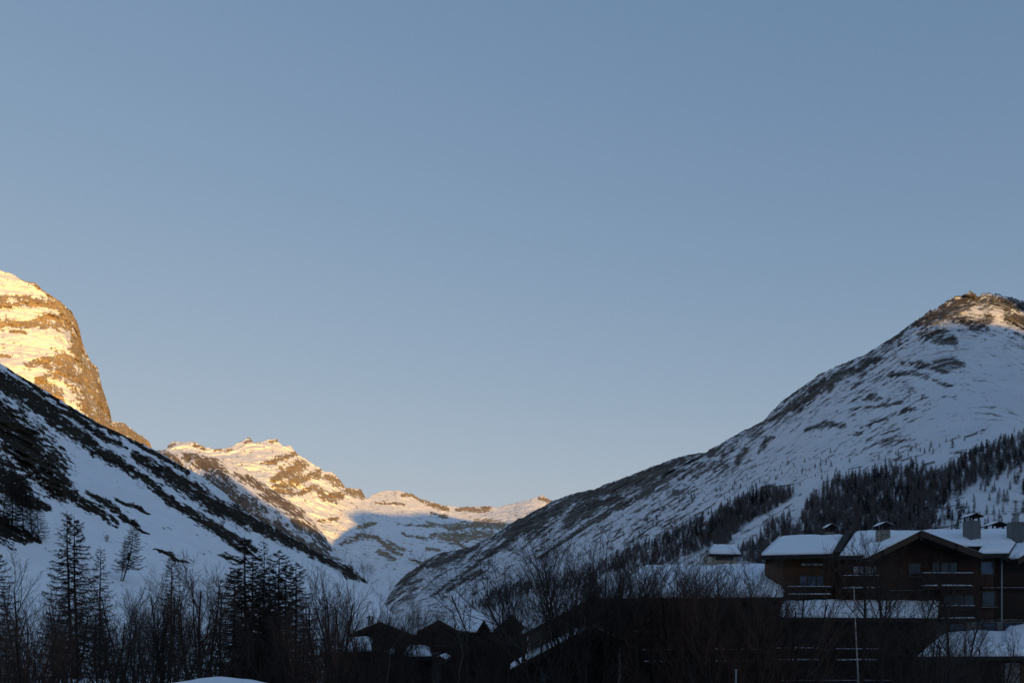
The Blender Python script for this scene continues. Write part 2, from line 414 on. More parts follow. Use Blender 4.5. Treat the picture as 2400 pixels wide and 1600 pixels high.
# ---- great mountain on the right
crest6 = [(860, 1450), (900, 1415), (925, 1372), (940, 1355), (959, 1340), (991, 1317), (1036, 1293), (1087, 1284), (1135, 1264), (1170, 1246), (1199, 1224), (1240, 1203), (1295, 1173), (1338, 1157), (1395, 1146), (1424, 1133), (1455, 1122), (1501, 1103),
          (1544, 1087), (1602, 1067), (1655, 1060), (1664, 1053), (1688, 1040), (1738, 1010), (1787, 987), (1810, 962), (1830, 941), (1868, 914), (1906, 888), (1918, 878), (1983, 849), (2032, 828),
          (2090, 791), (2136, 761), (2174, 731), (2212, 713), (2235, 697), (2255, 690), (2273, 681), (2292, 692), (2315, 685), (2346, 692), (2377, 698), (2400, 707), (2440, 750), (2500, 830), (2700, 860), (3000, 880), (3300, 940), (3700, 1000)]
rock6 = [[(2080, 800, 6), (2136, 765, 10), (2174, 745, 14), (2212, 728, 18), (2273, 700, 22), (2330, 705, 22), (2400, 720, 16)], [(2230, 745, 12), (2290, 760, 20), (2320, 750, 18)], [(2370, 745, 16), (2420, 760, 16)],
         [(2150, 780, 10), (2200, 790, 18), (2235, 805, 14)], [(2190, 850, 10), (2230, 850, 18), (2260, 850, 8)], [(2120, 850, 8), (2180, 860, 14), (2220, 870, 8)],
         [(2085, 880, 6), (2140, 870, 12), (2200, 895, 10), (2230, 905, 4)],
         [(1664, 1062, 14), (1685, 1052, 6)],
         [(1900, 915, 8), (1970, 880, 10), (2060, 840, 8)], [(1810, 985, 8), (1880, 940, 10), (1950, 905, 6)],
         [(2020, 935, 4), (2050, 930, 9), (2066, 935, 4)], [(1890, 1010, 6), (1930, 995, 12), (1980, 995, 8)], [(1995, 960, 5), (2060, 950, 5), (2120, 945, 5)], [(1780, 1060, 4), (1800, 1030, 9), (1815, 1022, 4)],
         [(1725, 1085, 6), (1745, 1055, 10)], [(2030, 1000, 3), (2120, 965, 7), (2180, 945, 4)], [(2210, 930, 3), (2240, 930, 7)],
         [(1330, 1230, 10), (1350, 1200, 18), (1380, 1185, 18), (1400, 1175, 10)], [(1290, 1195, 8), (1340, 1170, 10), (1420, 1150, 10), (1500, 1115, 8), (1600, 1078, 8)],
         [(1380, 1200, 10), (1410, 1180, 12), (1450, 1170, 12)], [(1190, 1250, 12), (1240, 1225, 18), (1300, 1200, 16)], [(1430, 1150, 6), (1480, 1130, 8), (1560, 1105, 8)],
         [(1260, 1310, 6), (1360, 1240, 7), (1500, 1160, 7), (1600, 1100, 6)], [(1050, 1380, 8), (1090, 1360, 12), (1130, 1340, 8)], [(930, 1370, 8), (950, 1352, 10), (990, 1325, 7)],
         [(1010, 1395, 4), (1080, 1350, 6), (1170, 1280, 6), (1240, 1235, 8)], [(1000, 1330, 4), (1060, 1305, 8), (1120, 1280, 6)]]
def mask6(PX, PY, X, Y, Z, pc):
    wx = PX + 10 * fbm(PX / 34, PY / 30, 4.9, 5); wy = PY + 8 * fbm(PX / 34, PY / 30, 1.3, 5)
    s = strokes(wx, wy, rock6)
    th = math.radians(-33)
    c, d = math.cos(th), math.sin(th)
    q = PX * c + PY * d; r = -PX * d + PY * c
    n = fbm(q / 40, r / 6.5, 0.2, 5, 0.62)
    n2 = fbm(PX / 8, PY / 5, 6.2, 4, 0.6)
    n3 = fbm(PX / 150, PY / 90, 3.1, 3)
    far = sstep(1750, 1500, PX) * sstep(1390, 1230, PY) * 0.14
    near_crest = sstep(110, 10, PY - pc) * sstep(2200, 2000, PX) * 0.26
    open_snow = sstep(2100, 2250, PX) * sstep(760, 850, PY) * 0.10
    wood = sstep(1150, 1250, PY) * sstep(1500, 1650, PX) * 0.08
    peak = sstep(2100, 2170, PX) * sstep(85, 45, PY - pc) * 0.13
    n4 = fbm(q / 13, r / 2.3, 8.2, 4, 0.65)
    n3b = fbm(q / 190, r / 55, 7.7, 4)
    dense = np.clip(0.35 + 3.2 * n3b + 1.2 * near_crest / 0.26 + 1.6 * far / 0.14 + np.clip(s, 0, 1), 0.38, 1.2)
    bowl = sstep(2130, 2260, PX) * sstep(790, 850, PY) * sstep(1100, 1020, PY)
    dense = dense * (1 - 0.75 * bowl)
    return 0.25 + peak + far + near_crest - open_snow + wood + np.clip(s, -0.25, 0.8) * 0.5 + dense * (0.95 * n + 0.5 * n4 + 0.35 * n2) + 0.3 * n3
def disp6(X, Y, Z, PX, PY, v):
    s = np.clip(Y / 2500, 0.15, 1.2)
    fade = sstep(420, 900, Y)
    bowl = 110 * np.exp(-((PX - 2330) / 130) ** 2 - ((PY - 850) / 90) ** 2)
    th = math.radians(-40)
    return fade * (70 * s * fbm(X / 450, Y / 450, Z / 300, 4) - 52 * s * ridged((X + 0.6 * Y) / 110, (Y - 0.6 * X) / 320, Z / 160, 5) - 13 * s * ridged(X / 40, Y / 40, Z / 30, 5)) + bowl
def extra6(PX, PY, Y, pc):
    # the summit rocks are turned towards the sun to catch its light
    return 0.75 * np.minimum(PX - 2225, 70) * np.exp(-np.clip(PY - pc, 0, None) / 80) * sstep(2050, 2150, PX) * sstep(2700, 2450, PX)
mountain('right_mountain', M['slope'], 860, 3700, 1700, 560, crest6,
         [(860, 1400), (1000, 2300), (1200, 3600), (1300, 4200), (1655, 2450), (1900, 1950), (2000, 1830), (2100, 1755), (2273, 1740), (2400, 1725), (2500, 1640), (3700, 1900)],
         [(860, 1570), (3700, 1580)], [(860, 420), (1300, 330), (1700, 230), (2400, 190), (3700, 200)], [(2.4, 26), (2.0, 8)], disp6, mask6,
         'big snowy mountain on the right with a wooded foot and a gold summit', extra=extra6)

# ---- unseen ridge added behind the viewer, its skyline shaped to place the shadow edges
def shade_ridge():
    D, hw = 6500.0, 2300.0
    u = np.linspace(-5000, 7000, 900); t = np.linspace(-1, 1, 60)
    prof = [(-5000, 520), (0, 540), (640, 560), (800, 900), (960, 1010), (1020, 990), (1055, 840), (1075, 760), (1120, 695), (1180, 640), (1331, 630), (1580, 650), (1640, 640), (1720, 655), (1760, 695), (1860, 715), (1900, 840), (1948, 955), (2060, 1010), (2176, 1044), (2300, 1010), (2446, 1034), (2650, 1090), (2860, 1140), (3004, 1011), (3159, 964), (3600, 900), (5000, 700), (7000, 500)]
    h = interp(prof, u) + D * math.tan(SUN_EL) + 14 * fbm(u / 110, u * 0, 0.4, 4)
    U, T = np.meshgrid(u, t)
    base = h[None] * (1 - np.abs(T)) ** 1.05 + (np.abs(T) * (1 - np.abs(T))) * 220 * ridged(U / 500, T * 2, 0.2, 5) - 20
    sx, sy = math.sin(SUN_AZ), -math.cos(SUN_AZ)
    A = D + T * hw
    X = A * sx + U * -sy; Y = A * sy + U * sx
    nx = len(u); i = np.arange(U.size).reshape(U.shape)
    f = np.stack([i[:-1, :-1], i[:-1, 1:], i[1:, 1:], i[1:, :-1]], -1).reshape(-1, 4)
    b = 0.1 + 0.5 * fbm(U / 200, T * 5, 0.8, 5)
    o = mesh_np('unseen_shading_ridge', np.stack([X, Y, base], -1).reshape(-1, 3), f, M['ridge'], smooth=True, attrs={'bare': b})
    tag(o, 'unseen snowy ridge behind the viewer, shaped to shade the valley', None, None, 'structure')
shade_ridge()

# ---- valley floor
def ground_z(x, y):
    x = np.asarray(x, float); y = np.asarray(y, float)
    r = np.hypot(x * 0.7, np.minimum(y, 0) * 0.5 + np.maximum(y, 0))
    plateau = 7.35 * sstep(27, 14, y) * sstep(160, 60, np.abs(x)) * sstep(-160, -60, y)
    und = 0.35 * fbm(x / 14, y / 14, 0.5, 4) * sstep(900, 60, np.hypot(x, y))
    left = 2.2 * sstep(5, -40, x) * sstep(20, 50, y) * sstep(130, 80, y)
    return plateau + und + left
def make_ground():
    def axis(n, far):
        t = np.linspace(-1, 1, n)
        return np.sign(t) * (np.abs(t) * 60 + np.abs(t) ** 6 * far)
    xs = axis(340, 12000); ys = axis(340, 12000) + 60
    X, Y = np.meshgrid(xs, ys)
    Z = ground_z(X, Y)
    i = np.arange(X.size).reshape(X.shape)
    f = np.stack([i[:-1, :-1], i[:-1, 1:], i[1:, 1:], i[1:, :-1]], -1).reshape(-1, 4)
    b = 0.12 + 0.35 * fbm(X / 6, Y / 6, 0.1, 4)
    o = mesh_np('ground', np.stack([X, Y, Z], -1).reshape(-1, 3), f, M['hillside'], smooth=True, attrs={'bare': b})
    tag(o, 'snow covered valley floor', None, None, 'structure')
make_ground()
# ------------------------------------------------------------------ building materials
def wood_mat(name, a, b, across, plank=0.22, rough=0.75):
    """boards: across = axis along which boards follow one another (0 x, 2 z)"""
    m = N(name, rough, spec=0.25)
    vec = m.co()
    sx = m.n('SeparateXYZ'); m.l(vec, sx.inputs[0])
    t = m.math('DIVIDE', sx.outputs[across], plank)
    cell = m.math('FLOOR', t); fr = m.math('FRACT', t)
    wn = m.n('TexWhiteNoise', noise_dimensions='1D'); m.l(cell, wn.inputs['W'])
    sc = (0.7, 3, 9) if across == 2 else (9, 3, 0.7)
    g = m.noise(m.co(sc), 2.0, 6, 0.65)
    big = m.noise(m.co((0.5, 0.5, 0.35)), 1.0, 4, 0.6)
    c = m.mix(m.math('ADD', m.math('MULTIPLY', wn.outputs['Value'], 0.55), m.math('MULTIPLY', g, 0.45)), a, b)
    c = m.mix(0.7, c, m.ramp(big, [(0.3, (0.45, 0.43, 0.42)), (0.7, (1.15, 1.1, 1.05))]), 'MULTIPLY')
    gap = m.math('LESS_THAN', m.math('ABSOLUTE', m.math('SUBTRACT', fr, 0.5)), 0.46)
    m.col(m.mix(gap, (0.006, 0.005, 0.004), c))
    m.bump(m.math('ADD', m.math('MULTIPLY', gap, 0.7), m.math('MULTIPLY', g, 0.3)), 0.02)
    return m.m
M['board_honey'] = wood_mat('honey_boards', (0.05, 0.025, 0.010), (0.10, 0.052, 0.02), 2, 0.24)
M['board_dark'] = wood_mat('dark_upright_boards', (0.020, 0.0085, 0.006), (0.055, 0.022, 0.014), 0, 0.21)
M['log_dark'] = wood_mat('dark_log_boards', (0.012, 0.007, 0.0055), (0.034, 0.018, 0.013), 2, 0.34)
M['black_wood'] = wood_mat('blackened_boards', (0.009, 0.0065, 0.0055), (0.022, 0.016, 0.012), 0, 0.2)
M['beam'] = wood_mat('grey_beam', (0.032, 0.022, 0.017), (0.06, 0.042, 0.032), 0, 3.0)
def rough_mat(name, a, b, scale, bump=0.02, rough=0.85):
    m = N(name, rough, spec=0.2); v = m.co()
    n1 = m.noise(v, scale, 7, 0.65)
    m.col(m.mix(m.ramp(n1, [(0.3, (0, 0, 0)), (0.7, (1, 1, 1))]), a, b)); m.bump(n1, bump)
    return m.m
M['plaster'] = rough_mat('old_plaster', (0.30, 0.265, 0.22), (0.42, 0.38, 0.33), 1.3)
M['grey_plaster'] = rough_mat('grey_plaster', (0.09, 0.10, 0.11), (0.15, 0.16, 0.17), 1.3)
M['fascia'] = rough_mat('roof_edge', (0.012, 0.012, 0.012), (0.03, 0.028, 0.026), 2.0)
M['metal'] = rough_mat('dull_metal', (0.16, 0.18, 0.19), (0.24, 0.26, 0.27), 3.0, 0.004, 0.5)
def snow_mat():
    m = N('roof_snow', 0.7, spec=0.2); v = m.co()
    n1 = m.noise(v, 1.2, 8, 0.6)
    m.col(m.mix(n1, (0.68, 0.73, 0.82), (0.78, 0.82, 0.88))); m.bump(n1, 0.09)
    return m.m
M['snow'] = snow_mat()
def stone_mat():
    m = N('dressed_stone', 0.85, spec=0.2)
    br = m.n('TexBrick'); v = m.co((1, 1, 1)); mp = m.n('Mapping'); mp.inputs['Rotation'].default_value = (math.pi / 2, 0, 0); m.l(v, mp.inputs[0])
    m.l(mp.outputs[0], br.inputs['Vector'])
    br.inputs['Color1'].default_value = (0.30, 0.28, 0.25, 1); br.inputs['Color2'].default_value = (0.18, 0.165, 0.15, 1); br.inputs['Mortar'].default_value = (0.05, 0.047, 0.043, 1)
    br.inputs['Scale'].default_value = 1.0; br.inputs['Brick Width'].default_value = 0.42; br.inputs['Row Height'].default_value = 0.2; br.inputs['Mortar Size'].default_value = 0.016
    n1 = m.noise(m.co(), 4.0, 6, 0.65)
    m.col(m.mix(0.5, br.outputs['Color'], m.ramp(n1, [(0.3, (0.5, 0.5, 0.5)), (0.7, (1.2, 1.2, 1.2))]), 'MULTIPLY'))
    m.bump(m.math('ADD', n1, m.math('MULTIPLY', br.outputs['Fac'], -1.0)), 0.03)
    return m.m
M['stone'] = stone_mat()
M['grey_stone'] = wood_mat('grey_clad_chimney', (0.09, 0.105, 0.12), (0.14, 0.155, 0.17), 0, 0.2, 0.7)
def glass_mat(name, base, tint):
    m = N(name, 0.06, base, 0.6); n1 = m.noise(m.co((0.8, 1, 0.8)), 1.1, 4, 0.6)
    m.col(m.mix(m.ramp(n1, [(0.35, (0, 0, 0)), (0.6, (1, 1, 1))]), base, tint))
    m.bump(n1, 0.004)
    return m.m
M['glass'] = glass_mat('dark_glass', (0.006, 0.008, 0.011), (0.02, 0.03, 0.045))
M['blue_glass'] = glass_mat('bluish_glass', (0.015, 0.03, 0.06), (0.05, 0.08, 0.13))
M['curtain_glass'] = glass_mat('curtained_glass', (0.10, 0.11, 0.12), (0.30, 0.31, 0.32))

# ------------------------------------------------------------------ mesh builder for buildings
class MB:
    def __init__(s): s.v, s.f = [], []
    def hexa(s, a):                                     # 8 corners: bottom ring then top ring
        b = len(s.v); s.v += [tuple(map(float, p)) for p in a]
        s.f += [tuple(b + i for i in q) for q in ((3, 2, 1, 0), (4, 5, 6, 7), (0, 1, 5, 4), (1, 2, 6, 5), (2, 3, 7, 6), (3, 0, 4, 7))]
        return s
    def box(s, x0, x1, y0, y1, z0, z1):
        return s.hexa([(x0, y0, z0), (x1, y0, z0), (x1, y1, z0), (x0, y1, z0), (x0, y0, z1), (x1, y0, z1), (x1, y1, z1), (x0, y1, z1)])
    def pbox(s, p0, p1, q0, q1, Y, d):                  # box whose front face spans picture columns p0..p1, rows q0..q1 at distance Y
        a, b = P(p0, q1, Y), P(p1, q0, Y)
        return s.box(a[0], b[0], Y, Y + d, a[2], b[2])
    def slab(s, c, th):                                 # four top corners in order, thickness downwards
        c = [np.asarray(p, float) for p in c]
        return s.hexa([p - np.array([0, 0, th]) for p in c] + c)
    def beam(s, p, q, w, h):                            # bar from p to q, w wide (horizontal), h high
        p, q = np.asarray(p, float), np.asarray(q, float)
        d = q - p; n = np.cross(d, (0, 0, 1)); L = np.linalg.norm(n)
        n = np.array([1.0, 0, 0]) if L < 1e-6 else n / L
        u = np.cross(n, d); u /= np.linalg.norm(u)
        n, u = n * w / 2, u * h / 2
        return s.hexa([p - n - u, p + n - u, q + n - u, q - n - u, p - n + u, p + n + u, q + n + u, q - n + u])
    def prism(s, pts, y0, y1):                          # polygon in x,z extruded along y
        b = len(s.v); n = len(pts)
        s.v += [(float(x), y0, float(z)) for x, z in pts] + [(float(x), y1, float(z)) for x, z in pts]
        s.f += [tuple(range(b, b + n)), tuple(range(b + 2 * n - 1, b + n - 1, -1))]
        s.f += [(b + i, b + n + i, b + n + (i + 1) % n, b + (i + 1) % n) for i in range(n)]
        return s
    def build(s, name, mat, parent=None, bevel=0.0):
        me = bpy.data.meshes.new(name); me.from_pydata(s.v, [], s.f)
        import bmesh
        bm = bmesh.new(); bm.from_mesh(me); bmesh.ops.recalc_face_normals(bm, faces=bm.faces)
        if bevel: bmesh.ops.bevel(bm, geom=bm.edges[:], offset=bevel, segments=2, affect='EDGES', profile=0.6)
        bm.to_mesh(me); bm.free(); me.materials.append(mat); me.update()
        o = bpy.data.objects.new(name, me); col.objects.link(o)
        if parent: o.parent = parent
        return o

_sd = [100]
def snow_sheet(name, quads, th, parent, drop=0.10, res=0.35, lump=0.06):
    """a blanket of snow lying on four-cornered surfaces (a, b along the eave, c, d along the top), rounded at its edges"""
    V, Fc = [], []
    for q in quads:
        a, b, c, d = [np.asarray(p, float) for p in q]
        nu = max(6, int(np.linalg.norm(b - a) / res)); nv = max(6, int(np.linalg.norm(d - a) / res))
        u = np.linspace(0, 1, nu)[None]; v = np.linspace(0, 1, nv)[:, None]
        pt = lambda k: a[k] * (1 - u) * (1 - v) + b[k] * u * (1 - v) + c[k] * u * v + d[k] * (1 - u) * v
        X, Y, Z = pt(0), pt(1), pt(2)
        Lu, Lv = np.linalg.norm(b - a), np.linalg.norm(d - a)
        e = np.minimum(np.minimum(u, 1 - u) * Lu, np.minimum(v, 1 - v) * Lv)
        _sd[0] += 1
        r = sstep(0, 1, np.clip(e / 0.45, 0, 1)) ** 0.6
        n = fbm(X / 1.7 + _sd[0], Y / 1.7, Z, 4)
        n2 = fbm(X / 0.5 + _sd[0], Y / 0.5, Z, 3)
        H = th * (0.15 + 0.85 * r) * (1 + 0.35 * n) + lump * (n * 2 + n2 * 0.6) * r
        over = np.where(v < 0.001, -0.07 * (1 + 2 * n), 0)     # a lip over the eave
        T = np.stack([X, Y + over, Z + H], -1).reshape(-1, 3); B = np.stack([X, Y, Z + 0.004], -1).reshape(-1, 3)
        o0 = len(V); V += [tuple(p) for p in T] + [tuple(p) for p in B]
        i = np.arange(nu * nv).reshape(nv, nu); k = nu * nv
        Fc += [tuple(o0 + int(w) for w in row) for row in np.stack([i[:-1, :-1], i[:-1, 1:], i[1:, 1:], i[1:, :-1]], -1).reshape(-1, 4)]
        ring = list(i[0, :]) + list(i[1:, -1]) + list(i[-1, -2::-1]) + list(i[-2:0:-1, 0])
        Fc += [(o0 + int(ring[j]), o0 + int(ring[j]) + k, o0 + int(ring[(j + 1) % len(ring)]) + k, o0 + int(ring[(j + 1) % len(ring)])) for j in range(len(ring))]
    return mesh_np(name, V, Fc, M['snow'], parent, smooth=True)

def roof_quad(root, corners, th=0.35, snow=0.27, extra=()):
    """one roof slope as a part, with its snow as a sub-part"""
    mb = MB().slab(corners, th)
    for e in extra: mb.slab(e, th)
    r = mb.build('roof', M['fascia'], root)
    snow_sheet('snow', [corners], snow, r)
    return r
def hip(root, a, top, b):
    a, top, b = [np.asarray(q, float) for q in (a, top, b)]
    low = [q - np.array([0, 0, 0.3]) for q in (a, top, b)]
    up = [q + np.array([0, 0, 0.2]) for q in (a, top, b)]
    m = MB(); m.v = [tuple(q) for q in low + up]; m.f = [(0, 1, 2), (3, 5, 4), (0, 3, 4, 1), (1, 4, 5, 2), (2, 5, 3, 0)]
    m.build('hip_end', M['snow'], root)
def window(root, p0, p1, q0, q1, Y, panes=2, glass='glass', frame='beam', sill=True):
    """frame as a part; its panes, and snow on the sill, as sub-parts"""
    a, b = P(p0, q1, Y), P(p1, q0, Y); w = 0.09; y0, y1 = Y - 0.07, Y + 0.05
    mb = MB()
    mb.box(a[0], b[0], y0, y1, a[2], a[2] + w).box(a[0], b[0], y0, y1, b[2] - w, b[2])
    mb.box(a[0], a[0] + w, y0 + .002, y1, a[2] + w, b[2] - w).box(b[0] - w, b[0], y0 + .002, y1, a[2] + w, b[2] - w)
    for i in range(1, panes):
        x = a[0] + (b[0] - a[0]) * i / panes
        mb.box(x - w / 2, x + w / 2, y0 + .002, y1, a[2] + w, b[2] - w)
    f = mb.build('window', M[frame], root)
    MB().box(a[0] + w, b[0] - w, Y - 0.02, Y + 0.01, a[2] + w, b[2] - w).build('pane', M[glass], f)
    if sill:
        snow_sheet('snow', [[(a[0] - .1, Y - .22, a[2] - .02), (b[0] + .1, Y - .22, a[2] - .02), (b[0] + .1, Y - .075, a[2] - .02), (a[0] - .1, Y - .075, a[2] - .02)]], 0.07, f, res=0.12, lump=0.02)
    return f
def balcony(root, p0, p1, qrail, qbase, Y, d=1.3, wood='log_dark', snowy=True):
    """slab and fascia as the part; railing, and snow on rail and slab, as sub-parts"""
    a, b = P(p0, qbase, Y), P(p1, qrail, Y)
    bl = MB().box(a[0], b[0], Y, Y + d, a[2] - 0.28, a[2]).build('balcony', M[wood], root)
    r = MB()
    r.box(a[0], b[0], Y + 0.02, Y + 0.12, b[2] - 0.10, b[2]).box(a[0], b[0], Y + 0.03, Y + 0.11, a[2] + 0.12, a[2] + 0.2)
    n = int((b[0] - a[0]) / 0.17)
    for i in range(n + 1):
        x = a[0] + 0.04 + (b[0] - a[0] - 0.08) * i / n
        r.box(x - 0.045, x + 0.045, Y + 0.05, Y + 0.09, a[2] + 0.004, b[2] - 0.102)
    for x in (a[0], b[0]):
        r.box(x - 0.06, x + 0.06, Y + 0.10, Y + d, b[2] - 0.10 + .003, b[2] - .004)
    r.build('railing', M[wood], bl)
    if snowy:
        snow_sheet('snow', [[(a[0], Y, b[2]), (b[0], Y, b[2]), (b[0], Y + .14, b[2]), (a[0], Y + .14, b[2])],
                            [(a[0] + .05, Y - .02, a[2]), (b[0] - .05, Y - .02, a[2]), (b[0] - .05, Y + .5, a[2]), (a[0] + .05, Y + .5, a[2])]], 0.2, bl, res=0.14, lump=0.07)
    return bl
def ledge(root, p0, p1, q, Y, d=0.22):
    a, b = P(p0, q, Y), P(p1, q, Y)
    l = MB().box(a[0], b[0], Y - d, Y, a[2] - 0.14, a[2]).build('ledge', M['beam'], root)
    snow_sheet('snow', [[(a[0], Y - d, a[2]), (b[0], Y - d, a[2]), (b[0], Y - .004, a[2]), (a[0], Y - .004, a[2])]], 0.07, l, res=0.12, lump=0.03)
def chimney(root, p0, p1, q0, q1, Y, d=1.0, mat='stone', cap='gable', capw=6, caph=14):
    a, b = P(p0, q1, Y), P(p1, q0, Y)
    c = MB().box(a[0], b[0], Y, Y + d, a[2], b[2]).build('chimney', M[mat], root)
    k = Y / F; e = capw * k; xm = (a[0] + b[0]) / 2; z = b[2]; h = caph * k
    if cap == 'gable':
        p = MB()
        for x in (a[0] + .12, b[0] - .12):
            for y in (Y + .12, Y + d - .12): p.box(x - .06, x + .06, y - .06, y + .06, z, z + h * 0.62)
        p.prism([(a[0] - e, z + h * .45), (xm, z + h * .9), (b[0] + e, z + h * .45), (b[0] + e, z + h * .58), (xm, z + h * 1.03), (a[0] - e, z + h * .58)], Y - .2, Y + d + .2)
        p.build('chimney_cap', M['fascia'], c)
        t = 0.004
        snow_sheet('snow', [[(a[0] - e, Y - .2, z + h * .58 + t), (xm, Y - .2, z + h * 1.03 + t), (xm, Y + d + .2, z + h * 1.03 + t), (a[0] - e, Y + d + .2, z + h * .58 + t)],
                            [(xm, Y - .2, z + h * 1.03 + t), (b[0] + e, Y - .2, z + h * .58 + t), (b[0] + e, Y + d + .2, z + h * .58 + t), (xm, Y + d + .2, z + h * 1.03 + t)]], 0.12, c, res=0.15, lump=0.03)
    elif cap == 'pot':
        n = 14; p = MB(); xm, ym = (a[0] + b[0]) / 2, Y + d / 2
        for (r0, r1, z0, z1) in ((.24, .24, 0, h * .72), (.34, .34, h * .72, h * .8), (.40, .05, h * .86, h)):
            ring = lambda r, zz: [(xm + r * math.cos(2 * math.pi * i / n), ym + r * math.sin(2 * math.pi * i / n), z + zz) for i in range(n)]
            o0 = len(p.v); p.v += ring(r0, z0) + ring(r1, z1)
            p.f += [(o0 + i, o0 + (i + 1) % n, o0 + n + (i + 1) % n, o0 + n + i) for i in range(n)] + [tuple(range(o0, o0 + n)), tuple(range(o0 + n, o0 + 2 * n))]
        p.build('chimney_pot', M['metal'], c)
    return c
def X(px, Y): return (px - 1200) / F * Y
def Zz(py, Y): return CZ + (HY - py) / F * Y
def front(root, pts, Y, d, mat, name='wall'):
    return MB().prism([(X(p, Y), Zz(q, Y) if q is not None else -1.0) for p, q in pts], Y, Y + d).build(name, M[mat], root)
def gable_roof(root, pk, le, re, Y0, Y1, th=0.30, snow=0.22, board=0.42):
    """two slopes falling left and right from a ridge that runs away from the viewer, with verge boards on the front"""
    pkx, pkz = X(pk[0], Y0), Zz(pk[1], Y0); lx, lz = X(le[0], Y0), Zz(le[1], Y0); rx, rz = X(re[0], Y0), Zz(re[1], Y0)
    A = [(lx, Y0, lz), (pkx, Y0, pkz), (pkx, Y1, pkz), (lx, Y1, lz)]
    B = [(pkx + .002, Y0, pkz), (rx, Y0, rz), (rx, Y1, rz), (pkx + .002, Y1, pkz)]
    r = MB().slab(A, th).slab(B, th).build('roof', M['fascia'], root)
    snow_sheet('snow', [A, B], snow, r)
    v = MB()
    yv = Y0 - 0.06
    for (x0, z0, x1, z1) in ((lx, lz, pkx, pkz), (pkx, pkz, rx, rz)):
        v.hexa([(x0, yv, z0 - board), (x1, yv, z1 - board), (x1, Y0 - .003, z1 - board), (x0, Y0 - .003, z0 - board), (x0, yv, z0 + .02), (x1, yv, z1 + .02), (x1, Y0 - .003, z1 + .02), (x0, Y0 - .003, z0 + .02)])
    v.build('verge_board', M['beam'], r)
    return r

